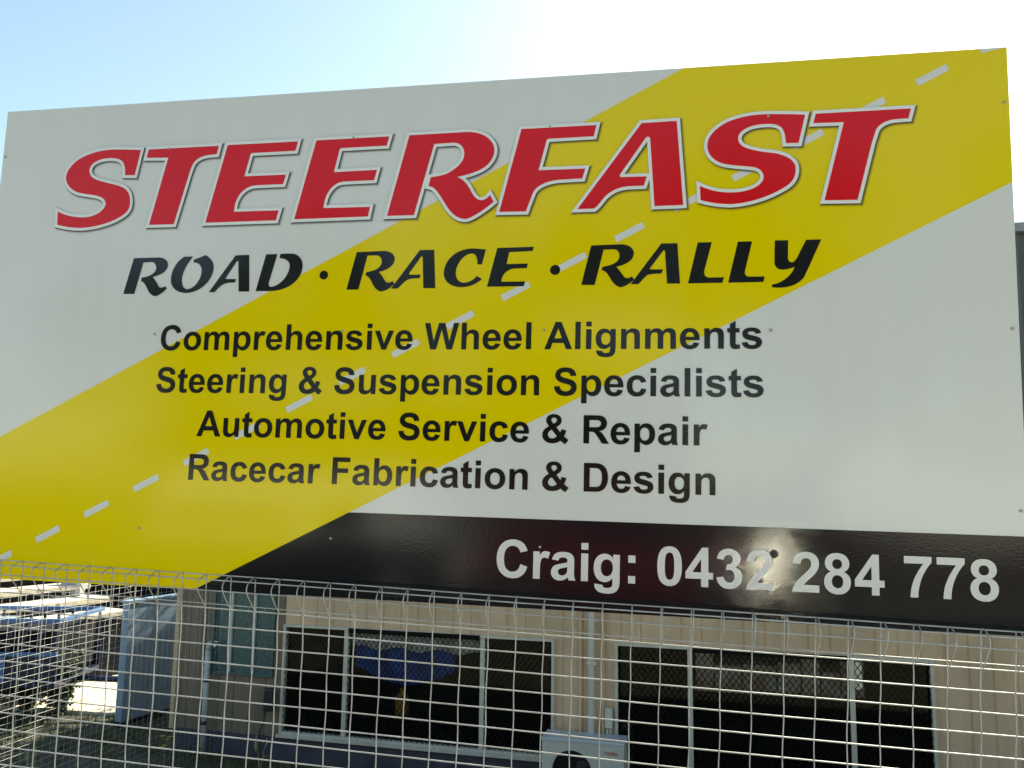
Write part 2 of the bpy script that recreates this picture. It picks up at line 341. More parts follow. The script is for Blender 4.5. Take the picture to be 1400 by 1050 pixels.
    'a3': 'M 2035.0 879.9 L 2116.6 991.8 L 2159.7 991.6 L 2167.4 879.1 L 2132.9 879.8 L 2126.9 969.7 C 2126.2 974.4 2123.5 973.3 2121.3 971.0 L 2086.1 922.6 L 2088.0 919.8 L 2122.1 919.5 L 2117.7 908.0 C 2106.5 907.7 2084.0 907.5 2079.5 904.1 C 2072.8 899.5 2063.9 888.0 2056.1 879.5 Z',
    'l3': 'M 2214.1 992.1 L 2251.2 992.0 L 2230.7 910.3 C 2230.7 900.8 2236.1 894.3 2245.2 894.1 L 2282.7 894.4 L 2279.1 879.3 L 2188.6 879.3 Z',
    'l4': 'M 2319.5 991.7 L 2356.2 991.3 L 2337.0 908.1 C 2336.4 900.2 2340.8 894.8 2348.3 894.7 L 2388.1 894.5 L 2384.5 879.6 L 2293.8 879.3 Z',
    'y3': 'M 2414.8 992.2 L 2448.8 991.9 L 2447.7 943.3 C 2448.5 933.9 2454.3 930.6 2460.1 931.4 C 2468.9 936.5 2473.4 948.9 2479.4 961.3 L 2494.3 991.6 L 2532.5 992.0 C 2517.0 957.2 2502.1 920.2 2487.2 889.5 C 2469.6 868.1 2446.3 862.3 2417.2 863.4 L 2406.1 865.1 L 2407.0 872.3 C 2429.0 873.5 2458.3 896.2 2464.4 919.5 C 2452.7 913.5 2441.0 911.6 2429.3 912.4 C 2417.6 914.2 2413.3 925.3 2413.4 931.6 Z',
}
# bold grotesque letters, 2048 units to the em
ABC = {
'A': (1479, "M1471 0H1149L1021 333H435L314 0H0L571 1466H884ZM926 580L724 1124L526 580Z"),
'C': (1479, "M1087 539L1374 448Q1308 208 1154.5 91.5Q1001 -25 765 -25Q473 -25 285 174.5Q97 374 97 720Q97 1086 286 1288.5Q475 1491 783 1491Q1052 1491 1220 1332Q1320 1238 1370 1062L1077 992Q1051 1106 968.5 1172Q886 1238 768 1238Q605 1238 503.5 1121Q402 1004 402 742Q402 464 502 346Q602 228 762 228Q880 228 965 303Q1050 378 1087 539Z"),
'S': (1366, "M74 477L362 505Q388 360 467.5 292Q547 224 682 224Q825 224 897.5 284.5Q970 345 970 426Q970 478 939.5 514.5Q909 551 833 578Q781 596 596 642Q358 701 262 787Q127 908 127 1082Q127 1194 190.5 1291.5Q254 1389 373.5 1440Q493 1491 662 1491Q938 1491 1077.5 1370Q1217 1249 1224 1047L928 1034Q909 1147 846.5 1196.5Q784 1246 659 1246Q530 1246 457 1193Q410 1159 410 1102Q410 1050 454 1013Q510 966 726 915Q942 864 1045.5 809.5Q1149 755 1207.5 660.5Q1266 566 1266 427Q1266 301 1196 191Q1126 81 998 27.5Q870 -26 679 -26Q401 -26 252 102.5Q103 231 74 477Z"),
'o': (1251, "M82 546Q82 686 151 817Q220 948 346.5 1017Q473 1086 629 1086Q870 1086 1024 929.5Q1178 773 1178 534Q1178 293 1022.5 134.5Q867 -24 631 -24Q485 -24 352.5 42Q220 108 151 235.5Q82 363 82 546ZM370 531Q370 373 445 289Q520 205 630 205Q740 205 814.5 289Q889 373 889 533Q889 689 814.5 773Q740 857 630 857Q520 857 445 773Q370 689 370 531Z"),
'm': (1821, "M126 1062H385V917Q524 1086 716 1086Q818 1086 893 1044Q968 1002 1016 917Q1086 1002 1167 1044Q1248 1086 1340 1086Q1457 1086 1538 1038.5Q1619 991 1659 899Q1688 831 1688 679V0H1407V607Q1407 765 1378 811Q1339 871 1258 871Q1199 871 1147 835Q1095 799 1072 729.5Q1049 660 1049 510V0H768V582Q768 737 753 782Q738 827 706.5 849Q675 871 621 871Q556 871 504 836Q452 801 429.5 735Q407 669 407 516V0H126Z"),
'p': (1251, "M139 1062H401V906Q452 986 539 1036Q626 1086 732 1086Q917 1086 1046 941Q1175 796 1175 537Q1175 271 1045 123.5Q915 -24 730 -24Q642 -24 570.5 11Q499 46 420 131V-404H139ZM417 549Q417 370 488 284.5Q559 199 661 199Q759 199 824 277.5Q889 356 889 535Q889 702 822 783Q755 864 656 864Q553 864 485 784.5Q417 705 417 549Z"),
'r': (797, "M416 0H135V1062H396V911Q463 1018 516.5 1052Q570 1086 638 1086Q734 1086 823 1033L736 788Q665 834 604 834Q545 834 504 801.5Q463 769 439.5 684Q416 599 416 328Z"),
'e': (1139, "M762 338L1042 291Q988 137 871.5 56.5Q755 -24 580 -24Q303 -24 170 157Q65 302 65 523Q65 787 203 936.5Q341 1086 552 1086Q789 1086 926 929.5Q1063 773 1057 450H353Q356 325 421 255.5Q486 186 583 186Q649 186 694 222Q739 258 762 338ZM778 622Q775 744 715 807.5Q655 871 569 871Q477 871 417 804Q357 737 358 622Z"),
'h': (1251, "M430 1466V927Q566 1086 755 1086Q852 1086 930 1050Q1008 1014 1047.5 958Q1087 902 1101.5 834Q1116 766 1116 623V0H835V561Q835 728 819 773Q803 818 762.5 844.5Q722 871 661 871Q591 871 536 837Q481 803 455.5 734.5Q430 666 430 532V0H149V1466Z"),
'n': (1251, "M1114 0H833V542Q833 714 815 764.5Q797 815 756.5 843Q716 871 659 871Q586 871 528 831Q470 791 448.5 725Q427 659 427 481V0H146V1062H407V906Q546 1086 757 1086Q850 1086 927 1052.5Q1004 1019 1043.5 967Q1083 915 1098.5 849Q1114 783 1114 660Z"),
's': (1139, "M48 303L330 346Q348 264 403 221.5Q458 179 557 179Q666 179 721 219Q758 247 758 294Q758 326 738 347Q717 367 644 384Q304 459 213 521Q87 607 87 760Q87 898 196 992Q305 1086 534 1086Q752 1086 858 1015Q964 944 1004 805L739 756Q722 818 674.5 851Q627 884 539 884Q428 884 380 853Q348 831 348 796Q348 766 376 745Q414 717 638.5 666Q863 615 952 541Q1040 466 1040 332Q1040 186 918 81Q796 -24 557 -24Q340 -24 213.5 64Q87 152 48 303Z"),
'i': (569, "M147 1206V1466H428V1206ZM147 0V1062H428V0Z"),
'v': (1139, "M440 0L12 1062H307L507 520L565 339Q588 408 594 430Q608 475 624 520L826 1062H1115L693 0Z"),
'W': (1933, "M361 0L11 1466H314L535 459L803 1466H1155L1412 442L1637 1466H1935L1579 0H1265L973 1096L682 0Z"),
'l': (569, "M147 0V1466H428V0Z"),
'g': (1251, "M121 -70L442 -109Q450 -165 479 -186Q519 -216 605 -216Q715 -216 770 -183Q807 -161 826 -112Q839 -77 839 17V172Q713 0 521 0Q307 0 182 181Q84 324 84 537Q84 804 212.5 945Q341 1086 532 1086Q729 1086 857 913V1062H1120V109Q1120 -79 1089 -172Q1058 -265 1002 -318Q946 -371 852.5 -401Q759 -431 616 -431Q346 -431 233 -338.5Q120 -246 120 -104Q120 -90 121 -70ZM372 553Q372 384 437.5 305.5Q503 227 599 227Q702 227 773 307.5Q844 388 844 546Q844 711 776 791Q708 871 604 871Q503 871 437.5 792.5Q372 714 372 553Z"),
't': (682, "M634 1062V838H442V410Q442 280 447.5 258.5Q453 237 472.5 223Q492 209 520 209Q559 209 633 236L657 18Q559 -24 435 -24Q359 -24 298 1.5Q237 27 208.5 67.5Q180 108 169 177Q160 226 160 375V838H31V1062H160V1273L442 1437V1062Z"),
'&': (1479, "M1434 166L1257 -61Q1127 5 1010 118Q919 45 817 9.5Q715 -26 574 -26Q298 -26 159 129Q51 249 51 406Q51 549 136.5 663.5Q222 778 392 863Q316 953 277.5 1034Q239 1115 239 1187Q239 1320 345.5 1412.5Q452 1505 649 1505Q839 1505 946 1408Q1053 1311 1053 1171Q1053 1082 1000 1002.5Q947 923 785 822L990 552Q1026 616 1052 718L1307 660Q1270 528 1242 463Q1214 398 1183 355Q1228 313 1299.5 255.5Q1371 198 1434 166ZM642 991L719 1050Q805 1116 805 1181Q805 1236 764 1274.5Q723 1313 653 1313Q585 1313 546.5 1279.5Q508 1246 508 1201Q508 1148 573 1072ZM545 683Q449 635 401 567Q353 499 353 429Q353 340 411 284.5Q469 229 567 229Q632 229 691 255Q750 281 819 341Z"),
'u': (1251, "M846 0V159Q788 74 693.5 25Q599 -24 494 -24Q387 -24 302 23Q217 70 179 155Q141 240 141 390V1062H422V574Q422 350 437.5 299.5Q453 249 494 219.5Q535 190 598 190Q670 190 727 229.5Q784 269 805 327.5Q826 386 826 614V1062H1107V0Z"),
'c': (1139, "M1073 748L796 698Q782 781 732.5 823Q683 865 604 865Q499 865 436.5 792.5Q374 720 374 550Q374 361 437.5 283Q501 205 608 205Q688 205 739 250.5Q790 296 811 407L1087 360Q1044 170 922 73Q800 -24 595 -24Q362 -24 223.5 123Q85 270 85 530Q85 793 224 939.5Q363 1086 600 1086Q794 1086 908.5 1002.5Q1023 919 1073 748Z"),
'a': (1139, "M357 738L102 784Q145 938 250 1012Q355 1086 562 1086Q750 1086 842 1041.5Q934 997 971.5 928.5Q1009 860 1009 677L1006 349Q1006 209 1019.5 142.5Q1033 76 1070 0H792Q781 28 765 83Q758 108 755 116Q683 46 601 11Q519 -24 426 -24Q262 -24 167.5 65Q73 154 73 290Q73 380 116 450.5Q159 521 236.5 558.5Q314 596 460 624Q657 661 733 693V721Q733 802 693 836.5Q653 871 542 871Q467 871 425 841.5Q383 812 357 738ZM733 510Q679 492 562 467Q445 442 409 418Q354 379 354 319Q354 260 398 217Q442 174 510 174Q586 174 655 224Q706 262 722 317Q733 353 733 454Z"),
'R': (1479, "M150 0V1466H773Q1008 1466 1114.5 1426.5Q1221 1387 1285 1286Q1349 1185 1349 1055Q1349 890 1252 782.5Q1155 675 962 647Q1058 591 1120.5 524Q1183 457 1289 286L1468 0H1114L900 319Q786 490 744 534.5Q702 579 655 595.5Q608 612 506 612H446V0ZM446 846H665Q878 846 931 864Q984 882 1014 926Q1044 970 1044 1036Q1044 1110 1004.5 1155.5Q965 1201 893 1213Q857 1218 677 1218H446Z"),
'F': (1251, "M151 0V1466H1156V1218H447V871H1059V623H447V0Z"),
'b': (1251, "M134 0V1466H415V938Q545 1086 723 1086Q917 1086 1044 945.5Q1171 805 1171 542Q1171 270 1041.5 123Q912 -24 727 -24Q636 -24 547.5 21.5Q459 67 395 156V0ZM413 554Q413 389 465 310Q538 198 659 198Q752 198 817.5 277.5Q883 357 883 528Q883 710 817 790.5Q751 871 648 871Q547 871 480 792.5Q413 714 413 554Z"),
'D': (1479, "M148 1466H689Q872 1466 968 1438Q1097 1400 1189 1303Q1281 1206 1329 1065.5Q1377 925 1377 719Q1377 538 1332 407Q1277 247 1175 148Q1098 73 967 31Q869 0 705 0H148ZM444 1218V247H665Q789 247 844 261Q916 279 963.5 322Q1011 365 1041 463.5Q1071 562 1071 732Q1071 902 1041 993Q1011 1084 957 1135Q903 1186 820 1204Q758 1218 577 1218Z"),
':': (682, "M201 780V1061H482V780ZM201 0V281H482V0Z"),
'0': (1139, "M563 1472Q776 1472 896 1320Q1039 1140 1039 723Q1039 307 895 125Q776 -25 563 -25Q349 -25 218 139.5Q87 304 87 726Q87 1140 231 1322Q350 1472 563 1472ZM563 1239Q512 1239 472 1206.5Q432 1174 410 1090Q381 981 381 723Q381 465 407 368.5Q433 272 472.5 240Q512 208 563 208Q614 208 654 240.5Q694 273 716 357Q745 465 745 723Q745 981 719 1077.5Q693 1174 653.5 1206.5Q614 1239 563 1239Z"),
'4': (1139, "M638 0V295H38V541L674 1472H910V542H1092V295H910V0ZM638 542V1043L301 542Z"),
'3': (1139, "M77 389L349 422Q362 318 419 263Q476 208 557 208Q644 208 703.5 274Q763 340 763 452Q763 558 706 620Q649 682 567 682Q513 682 438 661L469 890Q583 887 643 939.5Q703 992 703 1079Q703 1153 659 1197Q615 1241 542 1241Q470 1241 419 1191Q368 1141 357 1045L98 1089Q125 1222 179.5 1301.5Q234 1381 331.5 1426.5Q429 1472 550 1472Q757 1472 882 1340Q985 1232 985 1096Q985 903 774 788Q900 761 975.5 667Q1051 573 1051 440Q1051 247 910 111Q769 -25 559 -25Q360 -25 229 89.5Q98 204 77 389Z"),
'2': (1139, "M1036 261V0H51Q67 148 147 280.5Q227 413 463 632Q653 809 696 872Q754 959 754 1044Q754 1138 703.5 1188.5Q653 1239 564 1239Q476 1239 424 1186Q372 1133 364 1010L84 1038Q109 1270 241 1371Q373 1472 571 1472Q788 1472 912 1355Q1036 1238 1036 1064Q1036 965 1000.5 875.5Q965 786 888 688Q837 623 704 501Q571 379 535.5 339Q500 299 478 261Z"),
'8': (1139, "M319 791Q210 837 160.5 917.5Q111 998 111 1094Q111 1258 225.5 1365Q340 1472 551 1472Q760 1472 875.5 1365Q991 1258 991 1094Q991 992 938 912.5Q885 833 789 791Q911 742 974.5 648Q1038 554 1038 431Q1038 228 908.5 101Q779 -26 564 -26Q364 -26 231 79Q74 203 74 419Q74 538 133 637.5Q192 737 319 791ZM377 1074Q377 990 424.5 943Q472 896 551 896Q631 896 679 943.5Q727 991 727 1075Q727 1154 679.5 1201.5Q632 1249 554 1249Q473 1249 425 1201Q377 1153 377 1074ZM351 445Q351 329 410.5 264Q470 199 559 199Q646 199 703 261.5Q760 324 760 441Q760 543 702 605Q644 667 555 667Q452 667 401.5 596Q351 525 351 445Z"),
'7': (1139, "M84 1211V1472H1046V1267Q927 1150 804 931Q681 712 616.5 465.5Q552 219 553 0H282Q290 344 424 654Q558 964 752 1211Z"),
'T': (1251, "M478 0V1218H43V1466H1208V1218H774V0Z"),
'O': (1593, "M89 724Q89 948 156 1100Q206 1212 292.5 1301Q379 1390 482 1433Q619 1491 798 1491Q1122 1491 1316.5 1290Q1511 1089 1511 731Q1511 376 1318 175.5Q1125 -25 802 -25Q475 -25 282 174.5Q89 374 89 724ZM394 734Q394 485 509 356.5Q624 228 801 228Q978 228 1091.5 355.5Q1205 483 1205 738Q1205 990 1094.5 1114Q984 1238 801 1238Q618 1238 506 1112.5Q394 987 394 734Z"),
'H': (1479, "M150 0V1466H446V889H1026V1466H1322V0H1026V641H446V0Z"),
'I': (569, "M140 0V1466H436V0Z"),
'B': (1479, "M150 1466H736Q910 1466 995.5 1451.5Q1081 1437 1148.5 1391Q1216 1345 1261 1268.5Q1306 1192 1306 1097Q1306 994 1250.5 908Q1195 822 1100 779Q1234 740 1306 646Q1378 552 1378 425Q1378 325 1331.5 230.5Q1285 136 1204.5 79.5Q1124 23 1006 10Q932 2 649 0H150ZM446 1222V883H640Q813 883 855 888Q931 897 974.5 940.5Q1018 984 1018 1055Q1018 1123 980.5 1165.5Q943 1208 869 1217Q825 1222 616 1222ZM446 639V247H720Q880 247 923 256Q989 268 1030.5 314.5Q1072 361 1072 439Q1072 505 1040 551Q1008 597 947.5 618Q887 639 684 639Z"),
' ': (569, ""),
}
import re
def path_contours(d, seg=6):
    tok = re.findall(r'[MLHVQCZ]|-?[\d.]+', d)
    out, cur, i, cmd, x, y = [], [], 0, None, 0.0, 0.0
    while i < len(tok):
        if tok[i] in 'MLHVQCZ':
            cmd = tok[i]; i += 1
            if cmd == 'Z':
                if cur: out.append(cur)
                cur = []
                continue
        g = lambda k: float(tok[i + k])
        if cmd in 'ML':
            x, y = g(0), g(1); i += 2; cur.append((x, y))
            if cmd == 'M': cmd = 'L'
        elif cmd == 'H': x = g(0); i += 1; cur.append((x, y))
        elif cmd == 'V': y = g(0); i += 1; cur.append((x, y))
        elif cmd == 'Q':
            a, b, c, d_ = g(0), g(1), g(2), g(3); i += 4
            for k in range(1, seg + 1):
                t = k / seg; u = 1 - t
                cur.append((u * u * x + 2 * u * t * a + t * t * c, u * u * y + 2 * u * t * b + t * t * d_))
            x, y = c, d_
        elif cmd == 'C':
            a, b, c, d_, e, f = (g(k) for k in range(6)); i += 6
            n = seg + 4
            for k in range(1, n + 1):
                t = k / n; u = 1 - t
                cur.append((u**3 * x + 3 * u * u * t * a + 3 * u * t * t * c + t**3 * e, u**3 * y + 3 * u * u * t * b + 3 * u * t * t * d_ + t**3 * f))
            x, y = e, f
    res = []
    for c in out:
        q = []
        for p in c:
            if not q or math.hypot(p[0] - q[-1][0], p[1] - q[-1][1]) > 1e-3: q.append(p)
        if math.hypot(q[0][0] - q[-1][0], q[0][1] - q[-1][1]) < 1e-3: q.pop()
        res.append(q)
    return res
def area(c):
    return 0.5 * sum(c[i - 1][0] * c[i][1] - c[i][0] * c[i - 1][1] for i in range(len(c)))
def winding(px, py, cs):
    w = 0
    for c in cs:
        for i in range(len(c)):
            x0, y0 = c[i - 1]; x1, y1 = c[i]
            if y0 <= py < y1:
                if (x1 - x0) * (py - y0) - (px - x0) * (y1 - y0) > 0: w += 1
            elif y1 <= py < y0:
                if (x1 - x0) * (py - y0) - (px - x0) * (y1 - y0) < 0: w -= 1
    return w
def fill(cs, rule='nonzero'):
    vs, es = [], []
    for c in cs:
        b = len(vs)
        vs += [Vector(p) for p in c]
        es += [(b + i, b + (i + 1) % len(c)) for i in range(len(c))]
    V, _, F, *_r = delaunay_2d_cdt(vs, es, [], 0, 1e-5)
    out = []
    for f in F:
        cx = sum(V[i].x for i in f) / len(f); cy = sum(V[i].y for i in f) / len(f)
        w = winding(cx, cy, cs)
        if (w != 0 if rule == 'nonzero' else w % 2): out.append(tuple(f))
    return [tuple(v) for v in V], out
def grow(c, d):
    """offset one outline outwards with mitred corners"""
    if area(c) < 0: c = c[::-1]
    n = len(c); out = []
    for i in range(n):
        a, b, e = Vector(c[i - 1]), Vector(c[i]), Vector(c[(i + 1) % n])
        d1, d2 = (b - a).normalized(), (e - b).normalized()
        n1, n2 = Vector((d1.y, -d1.x)), Vector((d2.y, -d2.x))
        m = n1 + n2
        if m.length < 1e-4: m = n1.copy()
        m.normalize()
        k = m.dot(n1)
        if k < 0.36:                       # very sharp corner: bevel it
            out += [tuple(b + (n1 + d1 * 1.2) * d), tuple(b + (n2 - d2 * 1.2) * d)]
        else:
            out.append(tuple(b + m * (d / k)))
    return out
def print_mesh(name, cs, lift, rule='nonzero', tf=lambda p: p):
    """flat printed shape on a face that looks along -Y; lift = film thickness in front of the sheet"""
    V, F = fill(cs, rule)
    me = bpy.data.meshes.new(name)
    me.from_pydata([(tf(v)[0], -lift, tf(v)[1]) for v in V], [], F)
    bm = bmesh.new(); bm.from_mesh(me)
    for f in bm.faces:
        if f.normal.y > 0: f.normal_flip()
    lo = [v for v in bm.verts if not v.link_faces]
    bmesh.ops.delete(bm, geom=lo, context='VERTS')
    bm.to_mesh(me); bm.free(); me.update()
    return me
def text_width(t, em):
    return sum(ABC[ch][0] for ch in t) / 2048 * em
def text_contours(t, x, z, em, width=None):
    """returns a list of (character, contours) with the ink of the first letter starting at x"""
    out, pen = [], 0.0
    first = path_contours(ABC[t[0]][1]); lsb = min(p[0] for c in first for p in c)
    last = path_contours(ABC[t[-1]][1]); rs = max(p[0] for c in last for p in c)
    ink = sum(ABC[ch][0] for ch in t[:-1]) + rs - lsb
    sx = (width / ink) if width else em / 2048
    sz = em / 2048
    for ch in t:
        if ABC[ch][1]:
            out.append((ch, [[(x + (pen - lsb + p[0]) * sx, z + p[1] * sz) for p in c] for c in path_contours(ABC[ch][1])]))
        pen += ABC[ch][0]
    return out

# ------------------------------------------------------------------ the sign board
K = 1.005                                    # distance factor from the eye
BW, BH = 3.0, 1.495
bo = Vector((-2.168339061316918, 2.2960785640523733, 1.3617292793190765))
bx = Vector((0.9998537590157431, 0, -0.017101478944472788))
bz = Vector((0.017100882625806127, -0.008350905690131555, 0.9998188946942207))
bo = EYE + (bo - EYE) * K
by = bz.cross(bx)
sign = empty('shop_sign', basis(bo, bx * K, by * K, bz * K), 'large white, yellow and black sign board reading STEERFAST above the wire fence', 'sign')
sb = MB(); sb.box(0, 2.4, 0.0, 0.004, 0, BH)
sb.build('sign_sheet', M['white'], sign)
sb = MB(); sb.box(2.40012, BW, 0.0003, 0.0043, 0, BH)
sb.build('sign_sheet', M['white'], sign)
sb = MB(); sb.box(0.002, BW - 0.002, 0.0045, 0.0050, 0.002, BH - 0.002)
sb.build('backing', M['charcoal'], sign)  # unseen dark sheet, added to keep the sunlit back out of window reflections
# folded aluminium tube frame behind the sheets
fr = MB()
for z in (0.075, 0.5, 0.98, BH - 0.06): fr.box(0.02, BW - 0.02, 0.0052, 0.035, z, z + 0.03)
for x in (0.02, 0.6, 1.2, 1.8, 2.385, 2.95): fr.box(x, x + 0.03, 0.0352, 0.065, 0.17, BH - 0.01)
fr.build('rear_frame', M['alu'], sign)
a0, a1 = 0.380, -0.407
sl_ = 0.5125
L1 = 0.0004
def flat(name, pts, lift, m, parent):
    o = link(name, print_mesh(name, [pts], lift), m, parent)
    return o
yb = [((0 - 0), a0), (0, 0.0), (0.794, 0.0), (BW, a1 + sl_ * BW), (BW, BH), ((BH - a0) / sl_, BH)]
flat('yellow_stripe', yb, L1, M['yellow'], sign)
kx = (0.236 - a1) / sl_
flat('black_band', [(0.794 + 0.0006, 0.0), (BW, 0.0), (BW, 0.236), (kx, 0.236)], L1, M['black'], sign)
dl = 0.081
nx, nz = -sl_ / math.hypot(1, sl_), 1 / math.hypot(1, sl_)
for k in range(-2, 19):
    xs = 0.259 + 0.1575 * k
    xe = xs + dl - 0.004
    pts = []
    for (xx, sgn) in ((xs, -1), (xe, -1), (xe, 1), (xs, 1)):
        zz = -0.0135 + sl_ * xx
        pts.append((xx + sgn * nx * 0.0095, zz + sgn * nz * 0.0095))
    pts = [(min(max(p[0], 0), BW), min(max(p[1], 0), BH)) for p in pts]
    if abs(area(pts)) < 2e-4 or xs < -0.02: continue
    flat('road_dash', pts, L1 * 2, M['white'], sign)
# headline letters with their white outline and printed drop shadow
mm = lambda d: [[(p[0] / 1000, p[1] / 1000) for p in c] for c in path_contours(d)]
for k, key in enumerate(('S1', 'T1', 'E1', 'E2', 'R1', 'F1', 'A1', 'S2', 'T2')):
    cs = mm(ART[key])
    o = link('headline_letter', print_mesh('headline_letter', cs, L1 * 8), M['red'], sign)
    tag(o, 'red italic letter %s with white outline' % key[0])
    og = [grow(c, 0.0092) for c in cs]
    link('outline', print_mesh('outline', og, L1 * (6.2 + 0.12 * k)), M['outline'], o)
    for j, (gr, mkey, off) in enumerate(((0.0135, 'sh1', 0.0040), (0.0112, 'sh2', 0.0036), (0.0092, 'sh3', 0.0032))):
        sg = [[(p[0] + off, p[1] - off) for p in grow(c, gr)] for c in cs]
        s_ = link('printed_shadow', print_mesh('printed_shadow', sg, L1 * (3.0 + 0.9 * j + 0.05 * k)), M[mkey], o)
for key in ('r1', 'o1', 'a1', 'd1', 'r2', 'a2', 'c2', 'e2', 'r3', 'a3', 'l3', 'l4', 'y3'):
    link('letter', print_mesh('letter', mm(ART[key]), L1 * (3 if key != 'a2' and key != 'a3' else 3.3)), M['print_black'], sign)
for (cx, cz, r) in ((1.1387, 0.9231, 0.0134), (1.8255, 0.9242, 0.0143)):
    flat('dot', [(cx + r * math.cos(t * math.pi / 14), cz + r * math.sin(t * math.pi / 14)) for t in range(28)], L1 * 3, M['print_black'], sign)
EM = 0.0763 / 1466 * 2048
for t, x0, x1, z in (('Comprehensive Wheel Alignments', 0.6239, 2.3799, 0.7003), ('Steering & Suspension Specialists', 0.6213, 2.3833, 0.5719),
                     ('Automotive Service & Repair', 0.7655, 2.241, 0.4425), ('Racecar Fabrication & Design', 0.7494, 2.2605, 0.3136)):
    for ch, cs in text_contours(t, x0, z, EM, x1 - x0):
        link('letter', print_mesh('letter', cs, L1 * 3, 'evenodd'), M['print_black'], sign)
for ch, cs in text_contours('Craig: 0432 284 778', 1.6843, 0.0785, 0.0995 / 1466 * 2048, 1.2447):
    link('white_letter' if ch.isalpha() or ch == ':' else 'white_numeral', print_mesh('white_letter', cs, L1 * 3, 'evenodd'), M['white'], sign)
# self-drilling screws through the face
sm = MB()
sm.tube([(0, 0.001, 0), (0, -0.0035, 0)], 0.0038, 8)
sm.tube([(0, -0.0035, 0), (0, -0.0048, 0)], 0.0022, 6)
sme = sm.mesh('screw', True); sme.materials.append(M['screw'])
rndm = random.Random(4)
for x in (0.012, 0.6, 1.207, 1.80, 2.40, 2.985):
    for z in (0.165 if x < 2.9 else 0.30, 0.752, 1.34):
        if z < 0.5 and x > 2.3 and x < 2.5: continue
        o = link('screw', sme, None, sign)
        o.location = (x + rndm.uniform(-.003, .003), 0, z + rndm.uniform(-.004, .004))
# a drilled hole with a black grommet near the phone number
gm = MB(); gm.tube([(2.406, 0.002, 0.170), (2.406, -0.0022, 0.170)], 0.0105, 14)
tag(gm.build('grommet', M['black_plastic'], sign, True), 'black round grommet between the phone number groups')
# two posts that carry the board, both just outside the picture
for x in (-0.145, BW + 0.045):
    pb = MB(); pb.box(x, x + 0.075, 0.068, 0.143, -2.55 if x < 1 else -2.5, 1.1 if x < 1 else 0.45)
    pb.build('post', M['steel'], sign, bevel=0.004)
for z in (0.26, 0.40):
    pb = MB(); pb.box(-0.16, BW + 0.13, 0.144, 0.184, z, z + 0.04)
    pb.build('cross_rail', M['steel'], sign)

# ------------------------------------------------------------------ roll-top mesh fence along the footpath
fo = Vector((-1.8451443101443317, 2.265505095875145, 1.3196100562582682))
fx = Vector((0.9994583339195863, 0.0, -0.03290955421583402))
fz = Vector((0.032819232687261446, -0.07403744932756463, 0.996715282346412))
fy = fz.cross(fx)                                # away from the street
fence = empty('roll_top_fence', basis(fo, fx, fy, fz), 'galvanised wire mesh fence with rolled top running under the sign board', 'fence')
CP, RP = 0.075, 0.05
C0, C1 = -40, 78
NR = 25
rnd = random.Random(11)
colj = {c: rnd.uniform(-0.0012, 0.0012) for c in range(C0, C1 + 1)}
def fdx(c, v):
    r = -v / RP
    s = 0.004 * math.sin(math.pi * min(max(r, 0), 8) / 8) * max(0, min(1, 1 - c / 14))
    return s + colj[c] + (0.0012 * math.sin(r * 1.7 + c) if r > 0 else 0)
def fdy(x, v):
    return 0.003 * math.sin(x * 1.9 + 1) + 0.002 * math.sin(v * 7 + x * 3)
WR = 0.0018
roll = [(0.0, 0.0), (-0.013, 0.014), (-0.028, 0.031), (-0.041, 0.047), (-0.051, 0.062), (-0.0535, 0.072), (-0.050, 0.081), (-0.041, 0.088), (-0.025, 0.093), (-0.009, 0.0965), (-0.001, 0.094)]
for c in range(C0, C1 + 1):
    x = c * CP
    pts = []
    for i in range(NR * 2 + 1):
        v = -NR * RP + i * RP / 2
        pts.append((x + fdx(c, v), fdy(x, v), v))
    y0 = fdy(x, 0)
    top = [(x + colj[c], y0, 0.03), (x + colj[c], y0, 0.06), (x + colj[c], y0, 0.0905)]
    mb = MB(); mb.tube(pts + top, WR * 0.88, 6)
    j = rnd.uniform(-0.002, 0.002)
    k = 1 + rnd.uniform(-0.04, 0.06)
    mb.tube([(x + colj[c] + 0.0043 + j * n_, y0 + p[0] * k, p[1]) for n_, p in enumerate(roll)][0:0] or [(x + colj[c] + 0.004 + j * (n_ / 10), y0 - 0.002 + p[0] * k, p[1]) for n_, p in enumerate(roll)], WR * 0.88, 6)
    mb.build('vertical_wire', M['wire'], fence, True)
def hwire(v, dy, r=WR, sag=0.0007):
    mb = MB(); pts = []
    for i in range((C1 - C0) * 2 + 1):
        x = (C0 - 0.4) * CP + i * ((C1 - C0 + 0.8) * CP) / ((C1 - C0) * 2)
        pts.append((x, fdy(x, min(v, 0)) + dy, v + sag * math.sin(x * 5.3 + v * 40)))
    mb.tube(pts, r, 6)
    mb.build('horizontal_wire', M['wire'], fence, True)
for r in range(0, NR + 1):
    hwire(-r * RP, -WR * 1.7)
hwire(0.05, -WR * 1.7)
hwire(0.0925, WR * 1.5)
hwire(0.0865, -0.0405)
hwire(0.016, -0.017, 0.0014)
# posts at the two panel ends, outside the picture
for x in ((C0 - 1.3) * CP, -8.6 * CP, 44.6 * CP, (C1 + 1.3) * CP):
    mb = MB(); mb.tube([(x, 0.035, -1.45), (x, 0.035, 0.10)], 0.03, 14)
    mb.build('post', M['steel'], fence, True)

